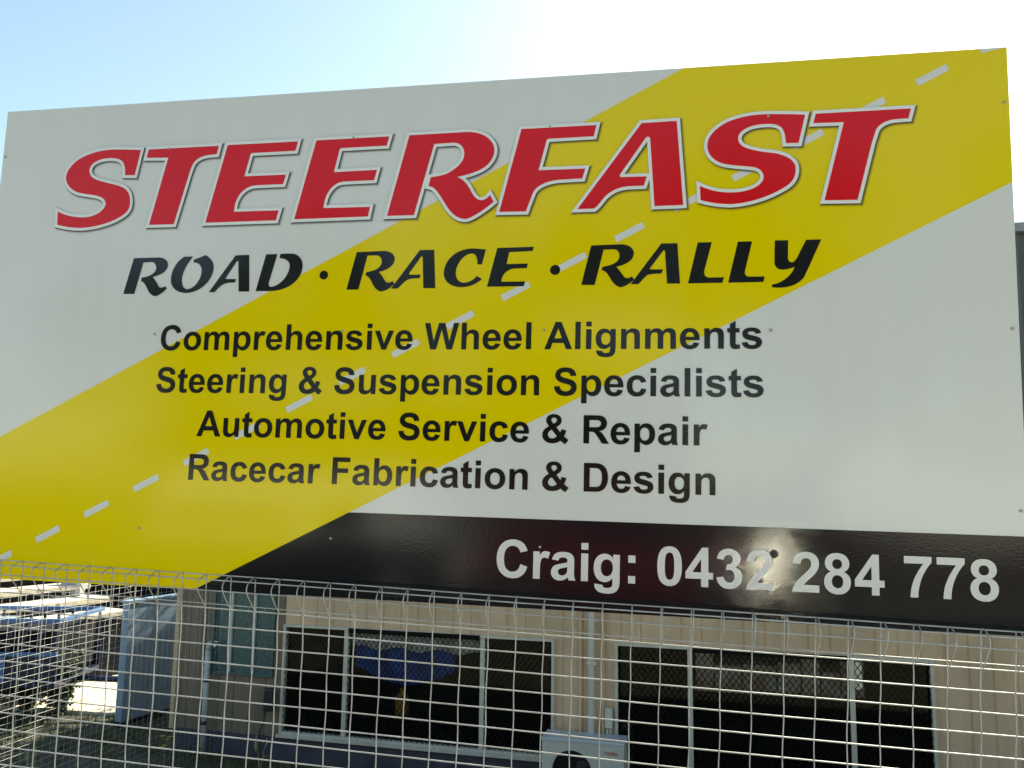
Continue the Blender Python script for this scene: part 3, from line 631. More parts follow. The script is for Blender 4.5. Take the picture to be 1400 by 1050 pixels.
# side fence: plain mesh running back towards the house, left
side_top, side_bot = 0.86, -1.10
sx0, sy0 = -4.86, 3.0
sfence = empty('side_fence', Matrix.Translation((sx0, sy0, side_bot)), 'galvanised wire mesh fence running back towards the house at the left', 'fence')
SL = 5.45
skew = 0.030
def sX(y): return skew * y
n = int(SL / CP)
vm = MB(); vm.tube([(0, 0, 0), (0, 0, side_top - side_bot)], 0.0013, 4)
vme = vm.mesh('vertical_wire', True); vme.materials.append(M['wire'])
hm = MB(); hm.tube([(0, 0, 0), (skew * SL, SL, 0)], 0.0013, 4)
hme = hm.mesh('horizontal_wire', True); hme.materials.append(M['wire'])
for i in range(n + 1):
    o = link('vertical_wire', vme, None, sfence); o.location = (sX(i * CP) + rnd.uniform(-.002, .002), i * CP, 0)
for i in range(int((side_top - side_bot) / RP) + 1):
    o = link('horizontal_wire', hme, None, sfence); o.location = (0.004, 0, i * RP + 0.01)
for y in (0.0,):
    mb = MB(); mb.tube([(-0.05, y, -0.05), (-0.05 + sX(y), y, side_top - side_bot + 0.05)], 0.024, 12)
    mb.build('post', M['steel'], sfence, True)

# ------------------------------------------------------------------ ground, street
YG = -1.14                                       # yard level behind the fence
def ground_h(x, y):
    if y < 3.0: return -0.015 if y > -1.6 else -0.12
    t = min(1, (y - 3.0) / 1.7)
    h = -0.015 + (YG + 0.015) * (3 * t * t - 2 * t ** 3)
    return h
gm = MB()
xs = [-400, -120, -40, -20] + [-14 + i * 0.7 for i in range(41)] + [20, 40, 120, 400]
ys = [-400, -120, -40, -12, -6, -1.62, -1.58, 0, 2.4, 3.0] + [3.0 + 0.17 * i for i in range(1, 11)] + [5.5 + 0.7 * i for i in range(16)] + [20, 40, 120, 400]
rg = random.Random(5)
for y in ys:
    for x in xs:
        b = rg.uniform(-0.02, 0.02) if 4.9 < y < 17 and abs(x) < 15 else 0
        gm.v.append((x, y, ground_h(x, y) + b))
for j in range(len(ys) - 1):
    for i in range(len(xs) - 1):
        a = j * len(xs) + i
        gm.f.append((a, a + 1, a + 1 + len(xs), a + len(xs)))
tag(gm.build('ground', M['soil'], None, True), kind='structure')
mb = MB(); mb.box(-60, 60, -9.6, -1.62, -0.16, -0.115)
tag(mb.build('road', M['asphalt']), kind='structure')
mb = MB()
for i in range(-30, 30): mb.box(i * 1.5 + 0.006, i * 1.5 + 1.494, -1.45, 1.9, -0.05, 0.0)
tag(mb.build('footpath', M['concrete']), kind='structure')
mb = MB(); mb.box(-60, 60, -1.62, -1.456, -0.16, 0.004)
tag(mb.build('kerb', M['concrete'], bevel=0.02), kind='structure')
mb = MB(); mb.box(-60, 60, -9.77, -9.606, -0.16, 0.004)
tag(mb.build('kerb', M['concrete'], bevel=0.02), kind='structure')
mb = MB(); mb.box(-60, 60, -13.2, -9.78, -0.05, 0.0)
tag(mb.build('verge', M['soil']), kind='structure')

# ------------------------------------------------------------------ house with ribbed steel walls
hd = Vector((0.99796423, -0.06377615, 0)); hn = Vector((0.06377615, 0.99796423, 0))
P0 = Vector((-0.90108986, 8.54849255, 0))
HM = basis(P0, hd, hn, Vector((0, 0, 1)))        # local: x along the wall, y into the house, z up
house = empty('house', HM, 'low beige ribbed steel house with dark grilled windows behind the wire fence', 'house')
HX0, HX1, HZ1 = -4.54, 6.2, 1.55
W1 = (-3.249, -0.300, -0.86, 0.262)
W2 = (0.293, 3.107, -1.02, 0.262)
PZ = -0.90                                        # top of footing
def ribbed(x0, x1, z0, z1):
    """one ribbed sheet: pans with a raised trapezoid rib each 0.19 m"""
    m = MB(); P = 0.19
    prof = []
    k = math.floor(x0 / P)
    pts = []
    while k * P < x1 + P:
        b = k * P
        for dx, dy in ((0.0, 0.0), (0.055, 0.0), (0.057, -0.002), (0.061, 0.0), (0.110, 0.0), (0.112, -0.002), (0.116, 0.0), (0.154, 0.0), (0.158, 0.009), (0.171, 0.009), (0.175, 0.0)):
            pts.append((b + dx, dy))
        k += 1
    out = []
    for i, p in enumerate(pts):
        if p[0] < x0 - 1e-6:
            if i + 1 < len(pts) and pts[i + 1][0] > x0:
                q = pts[i + 1]; t = (x0 - p[0]) / (q[0] - p[0]); out.append((x0, p[1] + t * (q[1] - p[1])))
            continue
        if p[0] > x1:
            q = out[-1]; t = (x1 - q[0]) / (p[0] - q[0]); out.append((x1, q[1] + t * (p[1] - q[1]))); break
        out.append(p)
    n_ = len(out)
    for p in out: m.v.append((p[0], p[1], z0))
    for p in out: m.v.append((p[0], p[1], z1))
    for i in range(n_ - 1): m.f.append((i, i + 1, n_ + i + 1, n_ + i))
    return m
LW = (-4.114, -3.357, -0.30, 0.75)                # teal flare ghost at the left, built as a window
segs = [(HX0, LW[0], PZ, HZ1), (LW[0], LW[1], PZ, LW[2]), (LW[0], LW[1], LW[3], HZ1), (LW[1], W1[0], PZ, HZ1),
        (W1[0], W1[1], W1[3], HZ1), (W1[1], W2[0], PZ, HZ1), (W2[0], W2[1], W2[3], HZ1), (W2[0], W2[1], PZ - .13, W2[2]), (W2[1], HX1, PZ, HZ1)]
for s_ in segs:
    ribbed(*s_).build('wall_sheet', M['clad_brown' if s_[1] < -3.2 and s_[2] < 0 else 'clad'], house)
fx_ = MB()
for z in (0.40, 1.2):
    x = HX0 + 0.09
    while x < HX1:
        fx_.tube([(x, 0.0, z), (x, -0.006, z)], 0.006, 6); x += 0.19
for x in (-0.10, 0.24):
    for k in range(6): fx_.tube([(x, 0.0, -0.8 + k * .3), (x, -0.006, -0.8 + k * .3)], 0.006, 6)
tag(fx_.build('wall_fixing', M['screw'], house), kind='stuff')
# structural body: side and back walls, floor, ceiling
mb = MB()
mb.box(HX0 - 0.02, HX0 - 0.001, -0.03, 5.0, PZ, HZ1)
mb.box(HX1 + 0.001, HX1 + 0.03, -0.03, 5.0, PZ, HZ1)
mb.box(HX0, HX1, 4.9, 5.0, PZ, HZ1)
mb.build('side_wall', M['clad'], house)
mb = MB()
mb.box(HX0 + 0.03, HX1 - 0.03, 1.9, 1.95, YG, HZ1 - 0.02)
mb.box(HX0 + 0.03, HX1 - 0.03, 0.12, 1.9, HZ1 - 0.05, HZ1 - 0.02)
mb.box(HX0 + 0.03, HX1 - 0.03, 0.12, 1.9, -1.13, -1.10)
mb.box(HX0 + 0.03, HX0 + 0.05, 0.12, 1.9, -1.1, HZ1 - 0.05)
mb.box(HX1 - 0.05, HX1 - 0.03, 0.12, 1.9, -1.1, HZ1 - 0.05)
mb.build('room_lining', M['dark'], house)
mb = MB(); mb.box(HX0 + 0.25, W2[0] - 0.02, -0.005, 0.10, YG - 0.3, PZ - 0.003)
mb.box(W2[1] + 0.02, HX1, -0.005, 0.10, YG - 0.3, PZ - 0.003)
mb.box(W2[0] - 0.02, W2[1] + 0.02, -0.005, 0.10, YG - 0.3, PZ - 0.133)
mb.box(HX0, HX0 + 0.25, -0.005, 0.10, YG - 0.3, PZ - 0.003)
mb.build('footing', M['plinth'], house, bevel=0.006)
mb = MB()
mb.prism([(-0.55, HZ1 + 0.05), (2.5, HZ1 + 0.48), (5.5, HZ1 + 0.05), (5.5, HZ1 + 0.09), (2.5, HZ1 + 0.53), (-0.55, HZ1 + 0.09)], 'x', HX0 - 0.35, HX1 + 0.35)
mb.build('roof', M['roof'], house)
mb = MB(); mb.box(HX0 - 0.35, HX1 + 0.35, -0.66, -0.552, HZ1 - 0.04, HZ1 + 0.07)
mb.build('gutter', M['trim'], house, bevel=0.01)
mb = MB(); mb.box(HX0 - 0.03, HX0 + 0.02, -0.045, 0.0, PZ, HZ1)
mb.build('corner_trim', M['clad'], house)
# paired cover strips either side of the downpipe
for x in (-0.055, 0.165):
    mb = MB(); mb.box(x, x + 0.028, -0.034, -0.026, PZ, HZ1 - 0.02)
    mb.build('cover_strip', M['clad'], house, bevel=0.003)

def grille_mesh(x0, x1, z0, z1, y, p=0.056, q=0.074, wd=0.0065):
    """expanded steel: two sets of crossing flat strips clipped to the opening, each with thickness"""
    m = MB()
    for sgn in (1, -1):
        k0 = int(math.floor(-(z1 - z0) * p / q / p)) - 2
        k1 = int((x1 - x0) / p) + 3 + int((z1 - z0) / q)
        for k in range(-abs(k0) - 2, k1 + abs(k0)):
            xa = x0 + k * p; za = z0; xb = xa + sgn * (z1 - z0) * p / q; zb = z1
            t0, t1 = 0.0, 1.0
            dx = xb - xa
            lo, hi = (x0 - xa) / dx, (x1 - xa) / dx
            if lo > hi: lo, hi = hi, lo
            t0, t1 = max(0, lo), min(1, hi)
            if t1 - t0 < 0.01: continue
            A = Vector((xa + dx * t0, 0, za + (zb - za) * t0)); B = Vector((xa + dx * t1, 0, za + (zb - za) * t1))
            d = (B - A).normalized(); nn = Vector((-d.z, 0, d.x)) * wd / 2
            ya, yb_ = (y, y + 0.0015) if sgn > 0 else (y + 0.0017, y + 0.0032)
            b = len(m.v)
            for P_ in (A - nn, B - nn, B + nn, A + nn): m.v.append((P_.x, ya, P_.z))
            for P_ in (A - nn, B - nn, B + nn, A + nn): m.v.append((P_.x, yb_, P_.z))
            m.f += [(b, b + 1, b + 2, b + 3), (b + 7, b + 6, b + 5, b + 4), (b, b + 4, b + 5, b + 1), (b + 3, b + 2, b + 6, b + 7)]
    return m
def window(W, mulls, grilles):
    x0, x1, z0, z1 = W
    t = 0.028
    f = MB()
    f.box(x0, x0 + t, -0.035, 0.045, z0, z1); f.box(x1 - t, x1, -0.035, 0.045, z0, z1)
    f.box(x0 + t, x1 - t, -0.033, 0.045, z1 - t, z1); f.box(x0 + t, x1 - t, -0.035, 0.045, z0, z0 + t)
    w = f.build('window', M['trim'], house, bevel=0.002)
    for xm in mulls:
        mb = MB(); mb.box(xm - 0.022, xm + 0.022, -0.030, 0.036, z0 + t + .001, z1 - t - .001)
        mb.build('mullion', M['trim'], w, bevel=0.003)
    ed = [x0 + t] + list(mulls) + [x1 - t]
    for a, b in zip(ed[:-1], ed[1:]):
        mb = MB(); mb.box(a + 0.022, b - 0.022, 0.020, 0.024, z0 + t, z1 - t)
        mb.build('pane', M['glass'], w)
    for a, b, deep in grilles:
        o = grille_mesh(a, b, z0 + t, z1 - t, -0.012).build('security_grille', M['grille'], w)
        tag(o, kind='stuff')
    mb = MB(); mb.box(x0 - 0.02, x1 + 0.02, -0.06, -0.036, z0 - 0.03, z0 + 0.004)
    mb.build('sill', M['trim'], w, bevel=0.003)
    # dark scalloped edge of the screen along head and sill
    return w
w1 = window(W1, (-2.52, -1.035), ((W1[0] + 0.03, -2.545, 0), (-2.495, -1.06, 0), (-1.01, W1[1] - 0.03, 0)))
tag(w1, 'three pane window left of the downpipe')
w2 = window(W2, (1.001, 2.427), ((W2[0] + 0.03, 0.976, 0), (1.026, 2.402, 0), (2.452, W2[1] - 0.03, 0)))
tag(w2, 'three pane window right of the downpipe')
for w_, a, b in ((w1, -2.49, -1.065), (w2, 1.03, 2.40)):
    mb = MB(); mb.box(a, b, -0.046, -0.034, W1[3] - 0.05, W1[3] - 0.004)
    mb.build('screen_rail', M['grille'], w_)
# teal flare ghost at the left end, built as a small window
f = MB(); x0, x1, z0, z1 = LW; t = 0.03
f.box(x0, x0 + t, -0.035, 0.045, z0, z1); f.box(x1 - t, x1, -0.035, 0.045, z0, z1)
f.box(x0 + t, x1 - t, -0.033, 0.045, z1 - t, z1); f.box(x0 + t, x1 - t, -0.035, 0.045, z0, z0 + t)
lw = f.build('window', M['teal'], house, bevel=0.003)  # stands in for the teal flare ghost
tag(lw, 'small frosted teal window near the left corner')
for a, b in ((x0 + t, x0 + 0.21), (x0 + 0.235, x0 + 0.49), (x0 + 0.515, x1 - t)):
    mb = MB(); mb.box(a, b, 0.005, 0.015, z0 + t, z1 - t); mb.build('pane', M['teal'], lw)
for a in (x0 + 0.2225, x0 + 0.5025):
    mb = MB(); mb.box(a - 0.0122, a + 0.0122, -0.02, 0.02, z0 + t + .001, z1 - t - .001); mb.build('mullion', M['pvc'], lw)

def hpart(name, m, mb, bevel=0.0, smooth=False): return mb.build(name, m, house, smooth, bevel)
# white downpipe between the windows, grey pipe at the left
mb = MB(); mb.tube([(0.072, -0.07, YG), (0.072, -0.07, HZ1 - 0.3), (0.072, -0.30, HZ1 - 0.1), (0.072, -0.55, HZ1 - 0.06)], 0.029, 16)
dp = hpart('downpipe', M['white_pipe'], mb, smooth=True); tag(dp, 'white downpipe between the two large windows')
for z in (0.05, -0.45):
    b2 = MB(); b2.box(0.030, 0.114, -0.075, -0.026, z, z + 0.025); b2.build('pipe_clip', M['white_pipe'], dp)
mb = MB(); mb.tube([(-4.12, -0.075, YG), (-4.12, -0.075, -0.05)], 0.028, 16)
mb.tube([(-4.12, -0.075, -0.05), (-4.12, -0.06, 0.01), (-4.12, 0.0, 0.03)], 0.028, 16)
wp = hpart('waste_pipe', M['pvc'], mb, smooth=True); tag(wp, 'grey waste pipe near the left corner')
for z in (-0.38, -0.82):
    b2 = MB(); b2.tube([(-4.12, -0.075, z), (-4.12, -0.075, z + 0.035)], 0.034, 16); b2.build('pipe_clip', M['black_plastic'], wp, True)
# small tap on the wall
mb = MB(); mb.tube([(-4.02, -0.03, 0.02), (-4.02, -0.10, 0.02), (-4.02, -0.115, -0.015)], 0.011, 10); mb.tube([(-4.05, -0.075, 0.045), (-3.99, -0.075, 0.045)], 0.007, 8)
tag(hpart('tap', M['chrome'], mb, smooth=True), 'chrome garden tap high on the left wall')
# dark box with a hanging cable
mb = MB(); mb.box(-3.41, -3.30, -0.10, -0.026, -0.63, -0.40)
db = hpart('meter_box', M['black_plastic'], mb, bevel=0.02)
mb = MB(); mb.tube([(-3.39, -0.07, -0.63), (-3.41, -0.075, -0.75), (-3.45, -0.07, -0.85), (-3.44, -0.06, -1.0)], 0.007, 6); mb.build('cable', M['black_plastic'], db)
# isolator switch above the condenser
mb = MB(); mb.box(0.205, 0.275, -0.085, -0.026, -0.52, -0.34)
isw = hpart('isolator_switch', M['ac'], mb, bevel=0.008)
for dx in (0.0, 0.03):
    mb = MB(); mb.tube([(0.225 + dx, -0.055, -0.52), (0.222 + dx, -0.06, -0.62), (0.21 + dx, -0.08, -0.72)], 0.009, 8); mb.build('conduit', M['pvc'], isw, True)

# things inside the windows
def inside(name, m, mb, label, cat, smooth=False, bevel=0.0):
    o = mb.build(name, m, None, smooth, bevel); o.matrix_world = HM
    return tag(o, label, cat)
mb = MB()
nseg = 60
x0, x1 = -2.49, -1.06
for i in range(nseg):
    a = x0 + (x1 - x0) * i / nseg; b = x0 + (x1 - x0) * (i + 1) / nseg
    ya = 0.045 + 0.008 * math.sin(i * 1.1); yb2 = 0.045 + 0.008 * math.sin((i + 1) * 1.1)
    za = 0.06 + 0.02 * math.sin(i * 0.35); zb = 0.06 + 0.02 * math.sin((i + 1) * 0.35)
    mb.poly([(a, ya, za), (b, yb2, zb), (b, yb2, 0.24), (a, ya, 0.24)])
    mb.poly([(a, ya + 0.004, 0.24), (b, yb2 + 0.004, 0.24), (b, yb2 + 0.004, zb), (a, ya + 0.004, za)])
inside('blind', M['blind'], mb, 'pale gathered cloth along the top of the left window, middle pane', 'blind')
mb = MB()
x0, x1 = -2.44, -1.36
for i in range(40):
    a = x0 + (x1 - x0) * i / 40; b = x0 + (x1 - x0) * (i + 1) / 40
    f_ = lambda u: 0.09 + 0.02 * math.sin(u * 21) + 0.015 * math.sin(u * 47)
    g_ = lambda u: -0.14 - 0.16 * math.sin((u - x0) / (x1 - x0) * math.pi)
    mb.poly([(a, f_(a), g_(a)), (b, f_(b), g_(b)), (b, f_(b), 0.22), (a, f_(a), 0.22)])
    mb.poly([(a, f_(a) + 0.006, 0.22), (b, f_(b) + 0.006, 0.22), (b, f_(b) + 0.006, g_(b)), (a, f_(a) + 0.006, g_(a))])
inside('cloth', M['bluecloth'], mb, 'blue cloth hanging behind the grille of the left window', 'cloth')  # stands in for the blue flare glow over this window
mb = MB(); mb.tube([(-1.935, 0.13, -0.60), (-1.935, 0.13, -0.42), (-1.935, 0.13, -0.38), (-1.935, 0.13, -0.34)], [0.075, 0.075, 0.03, 0.028], 14)
inside('bottle', M['amber'], mb, 'amber bottle standing inside the left window', 'bottle', True)
mb = MB()
rb = random.Random(8)
x = 1.05
while x < 2.35:
    wdt = rb.uniform(0.12, 0.3); h = rb.uniform(0.2, 0.34)
    mb.box(x, x + wdt, 0.06 + rb.uniform(0, .05), 0.5, -0.12, -0.12 + h)
    x += wdt + 0.012
mb.box(1.03, 2.40, 0.055, 0.52, -0.15, -0.123)
inside('shelf', M['brown'], mb, 'shelf of brown and grey boxes inside the right window', 'shelf', bevel=0.006)
mb = MB(); mb.box(2.455, 2.515, -0.006, -0.003, -0.03, 0.205)
inside('paper_strip', M['paper'], mb, 'bright cream paper strip behind the grille of the right window', 'paper')
mb = MB(); mb.box(W2[0], W2[1], 0.3, 1.0, -0.55, -0.5)
for x in (0.6, 1.6, 2.6): mb.box(x, x + 0.05, 0.4, 0.45, -1.05, -0.55)
inside('workbench', M['charcoal'], mb, 'dark bench inside the right window', 'bench')

# ------------------------------------------------------------------ condenser unit
AM = basis(P0 + hd * 0.0362 + hn * -0.35, hd, hn, Vector((0, 0, 1)))
acu = empty('air_conditioner', AM, 'cream outdoor air conditioner unit marked TOSHIBA in front of the house wall', 'air conditioner')
aw, az0, az1, ad = 0.382, YG + 0.09, -0.605, 0.27
mb = MB()
N = 36; cx, cz, R = -0.10, -0.86, 0.185
# front face with a round opening: ring of quads from circle to rectangle
fr_ = MB()
def rectpt(a):
    c, s = math.cos(a), math.sin(a)
    ks = []
    if c > 1e-9: ks.append((aw - cx) / c)
    if c < -1e-9: ks.append((-aw - cx) / c)
    if s > 1e-9: ks.append((az1 - cz) / s)
    if s < -1e-9: ks.append((az0 - cz) / s)
    k = min(ks); return (cx + c * k, 0.0, cz + s * k)
angs = sorted([2 * math.pi * i / N for i in range(N)] + [math.atan2(zz - cz, xx - cx) % (2 * math.pi) for xx in (-aw, aw) for zz in (az0, az1)])
for i in range(len(angs)):
    a, b = angs[i], angs[(i + 1) % len(angs)]
    ca = (cx + R * math.cos(a), 0, cz + R * math.sin(a)); cb = (cx + R * math.cos(b), 0, cz + R * math.sin(b))
    fr_.poly([ca, rectpt(a), rectpt(b), cb])
    fr_.poly([ca, cb, (cb[0], 0.05, cb[2]), (ca[0], 0.05, ca[2])])
fr_.poly([(-aw, 0, az0), (-aw, ad, az0), (-aw, ad, az1), (-aw, 0, az1)])
fr_.poly([(aw, 0, az0), (aw, 0, az1), (aw, ad, az1), (aw, ad, az0)])
fr_.poly([(-aw, ad, az0), (aw, ad, az0), (aw, ad, az1), (-aw, ad, az1)])
fr_.poly([(-aw, 0, az0), (aw, 0, az0), (aw, ad, az0), (-aw, ad, az0)])
fr_.build('casing', M['ac'], acu)
mb = MB(); mb.box(-aw - 0.006, aw + 0.006, -0.006, ad + 0.006, az1 + 0.0005, az1 + 0.032)
mb.build('lid', M['actop'], acu, bevel=0.008)
fg = MB()
for k in range(1, 8):
    rr = R * k / 7.4
    fg.tube([(cx + rr * math.cos(t * math.pi / 16), -0.004, cz + rr * math.sin(t * math.pi / 16)) for t in range(33)], 0.0022, 5, False)
for k in range(8):
    a = k * math.pi / 4
    fg.tube([(cx + 0.03 * math.cos(a), -0.002, cz + 0.03 * math.sin(a)), (cx + R * math.cos(a), 0.0, cz + R * math.sin(a))], 0.003, 5)
fg.build('fan_guard', M['black_plastic'], acu)
fb = MB()
for k in range(3):
    a = k * 2 * math.pi / 3 + 0.4
    ring = [(cx + r_ * math.cos(a + da), 0.035 + dy, cz + r_ * math.sin(a + da)) for r_, da, dy in ((0.03, 0, 0), (0.165, -0.1, 0.01), (0.17, 0.75, 0.04), (0.03, 0.9, 0.03))]
    fb.poly(ring); fb.poly([(p[0], p[1] + 0.004, p[2]) for p in ring][::-1])
fb.tube([(cx, 0.02, cz), (cx, 0.06, cz)], 0.04, 14)
fb.build('fan', M['black_plastic'], acu)
mb = MB(); mb.poly([(cx + R * 1.02 * math.cos(t * math.pi / 12), 0.055, cz + R * 1.02 * math.sin(t * math.pi / 12)) for t in range(24)])
mb.build('fan_backing', M['dark'], acu)
for x in (-0.3, 0.26):
    mb = MB(); mb.box(x, x + 0.05, 0.0, ad, YG - 0.02, az0 - 0.001); mb.build('foot', M['black_plastic'], acu)
lg = None
allc = []
for ch, cs in text_contours('TOSHIBA', 0.20, -0.690, 0.030 / 1466 * 2048, 0.125): allc.append(cs)
for cs in allc:
    link('logo_letter', print_mesh('logo_letter', cs, 0.0012, 'evenodd'), M['logo_red'], acu)

# ------------------------------------------------------------------ left side of the yard
def world_box(name, m, x0, x1, y0, y1, z0, z1, label, cat, bevel=0.01, rz=0.0):
    o = bpy.data.objects.new(name, None)
    return o
# pale blue steel cabinet: side towards us runs back beside the house corner
cab = empty('storage_box', basis(Vector((-6.535, 9.50, YG)), Vector((0.98, -0.2, 0)).normalized(), Vector((0.2, 0.98, 0)).normalized(), Vector((0, 0, 1))), 'tall pale blue metal box beside the left corner of the house', 'metal box')
mb = MB(); mb.box(-0.10, 0.0, 0, 1.9, 0.06, 1.44); mb.build('side_panel', M['shedblue'], cab, bevel=0.012)
mb = MB(); mb.box(-0.12, 0.015, -0.02, 1.92, 1.441, 1.475); mb.build('lid', M['shedblue'], cab, bevel=0.008)
for y in (0.45, 0.95, 1.45):
    mb = MB(); mb.box(0.0005, 0.008, y, y + 0.035, 0.07, 1.42); mb.build('rib', M['shedblue'], cab, bevel=0.003)
mb = MB(); mb.box(-0.11, 0.005, 0.0, 1.9, -0.1, 0.058); mb.build('base', M['charcoal'], cab)
# sunlit concrete path beyond
mb = MB(); mb.box(-9.2, -6.66, 9.93, 12.7, YG - 0.05, YG + 0.045)
tag(mb.build('path', M['pale'], bevel=0.01), kind='structure')
# open dark carport behind
cp = empty('carport', Matrix.Translation((-14.0, 17.0, YG)), 'dark open carport with a pale front post beyond the trailer', 'carport')
def cpart(name, m, *b): 
    q = MB(); q.box(*b); return q.build(name, m, cp, bevel=0.004)
for i in range(44):
    q = MB(); q.box(-1.25 + i * 0.205, -1.25 + i * 0.205 + 0.195, 2.4, 2.43, 0.0, 2.3); q.build('back_board', M['charcoal'], cp)
for (x, y, mk) in ((3.1, 0.0, 'charcoal'), (3.1, 2.3, 'charcoal'), (-1.2, 2.3, 'charcoal')):
    cpart('post', M[mk], x, x + 0.1, y, y + 0.1, 0, 2.3)

cpart('roof', M['roof'], -1.7, 8.0, -1.3, 2.7, 2.31, 2.38)
gpst = MB(); gpst.box(-9.47, -9.12, 12.0, 12.12, YG - 0.05, 0.42)
tag(gpst.build('gate_post', M['pvc'], bevel=0.01), 'wide pale grey post standing behind the trailer', 'post')
# terraced pale slabs
ter = empty('stone_terrace', basis(Vector((-8.7, 10.3, YG)), Vector((0.97, -0.24, 0)).normalized(), Vector((0.24, 0.97, 0)).normalized(), Vector((0, 0, 1))), 'cream stone slabs stepped in layers at the far left edge', 'stone stack')
rt = random.Random(3)
for k in range(4):
    zt = 1.00 + 0.17 * k
    xr = 0.02 - 0.45 * k
    for j in range(2):
        q = MB(); q.box(xr - 1.2 + rt.uniform(-.02, .02), xr + rt.uniform(-.03, .03), j * 0.9 + 0.006, j * 0.9 + 0.894, zt - 0.075, zt)
        q.build('slab', M['pale'], ter, bevel=0.012)
    q = MB(); q.box(xr - 1.2, xr - 0.09, 0.05, 1.75, zt - 0.165 if k else 0.0, zt - 0.077); q.build('bearer', M['charcoal'], ter)
# blue cage trailer
tr = empty('box_trailer', basis(Vector((-9.13, 8.91, YG)), Vector((0.975, 0.222, 0)), Vector((-0.222, 0.975, 0)), Vector((0, 0, 1))), 'dark blue cage trailer with a red lamp parked at the far left', 'trailer')
def tpart(name, m, *b, bev=0.004):
    q = MB(); q.box(*b); return q.build(name, m, tr, bevel=bev)
tpart('floor', M['navy'], 0, 1.85, 0, 1.2, 0.45, 0.50)
for x in [0.0 + 0.18 * i for i in range(11)]:
    tpart('cage_bar', M['navy'], x, x + 0.03, 0, 0.03, 0.86, 1.195)
    tpart('cage_bar', M['navy'], x, x + 0.03, 1.17, 1.2, 0.86, 1.195)
tpart('top_rail', M['railblue'], -0.02, 1.87, -0.01, 0.045, 1.20, 1.25)
tpart('top_rail', M['railblue'], -0.02, 1.87, 1.155, 1.21, 1.20, 1.25)
tpart('top_rail', M['railblue'], -0.02, 0.03, 0.05, 1.15, 1.20, 1.25)
tpart('top_rail', M['railblue'], 1.82, 1.87, 0.05, 1.15, 1.20, 1.25)
tpart('mid_rail', M['railblue'], 0, 1.85, -0.012, 0.03, 0.81, 0.858)
for k in range(3):
    tpart('side_panel', M['railblue'] if k == 1 else M['navy'], 0.02 + k * 0.62, 0.62 + k * 0.62, 0.0, 0.02, 0.505, 0.805)
tpart('side_panel', M['navy'], 0.0, 1.85, 1.18, 1.2, 0.505, 0.805)
tpart('tarp', M['silver'], 0.02, 0.8, 0.06, 1.14, 1.10, 1.135, bev=0.015)
tpart('load_cover', M['charcoal'], 0.05, 1.8, 0.08, 1.12, 0.55, 1.098, bev=0.02)
rl = tpart('tail_lamp', M['lamp_red'], 0.20, 0.55, 0.1, 0.2, 1.137, 1.20, bev=0.02)
for y in (-0.14, 1.22):
    q = MB(); q.tube([(0.95, y, 0.28), (0.95, y + 0.14, 0.28)], 0.28, 24)
    wh = q.build('wheel', M['rubber'], tr)
    q = MB(); q.tube([(0.95, y - 0.006, 0.28), (0.95, y + 0.02, 0.28)], 0.16, 16); q.build('rim', M['silver'], wh)
q = MB(); q.tube([(1.85, 0.6, 0.45), (2.7, 0.6, 0.42)], 0.04, 8); q.build('drawbar', M['navy'], tr)

# ------------------------------------------------------------------ grass, weeds
def tuft(m, x, y, z, n_, h, spread, r):
    for _ in range(n_):
        a = r.uniform(0, 6.283); d = r.uniform(0, spread)
        bx_, by_ = x + d * math.cos(a), y + d * math.sin(a)
        hh = h * r.uniform(0.5, 1.2); la = r.uniform(0, 6.283); ln = hh * r.uniform(0.1, 0.6)
        w = r.uniform(0.003, 0.007)
        px, py = -math.sin(la) * w, math.cos(la) * w
        b = len(m.v)
        m.v += [(bx_ - px, by_ - py, z - 0.02), (bx_ + px, by_ + py, z - 0.02),
                (bx_ + ln * .4 * math.cos(la) + px * .7, by_ + ln * .4 * math.sin(la) + py * .7, z + hh * .6),
                (bx_ + ln * .4 * math.cos(la) - px * .7, by_ + ln * .4 * math.sin(la) - py * .7, z + hh * .6),
                (bx_ + ln * math.cos(la), by_ + ln * math.sin(la), z + hh)]
        m.f += [(b, b + 1, b + 2, b + 3), (b + 3, b + 2, b + 4)]
gr = random.Random(21)
gm = MB()
for _ in range(7000):
    x = gr.uniform(-10.5, 5); y = gr.uniform(4.8, 14)
    p = Vector((x, y, 0)) - P0
    if p.dot(hn) > -0.05 and p.dot(hd) > HX0 - 0.05: continue
    if y > 9.85 and -9.3 < x < -6.6: continue
    if x < -8.0 and y > 9.5: continue
    dense = p.dot(hn) > -0.7 or gr.random() < 0.55
    if not dense: continue
    tuft(gm, x, y, ground_h(x, y), 11, gr.choice((0.05, 0.07, 0.09, 0.14)), 0.10, gr)
tag(gm.build('grass', M['grass']), kind='stuff')
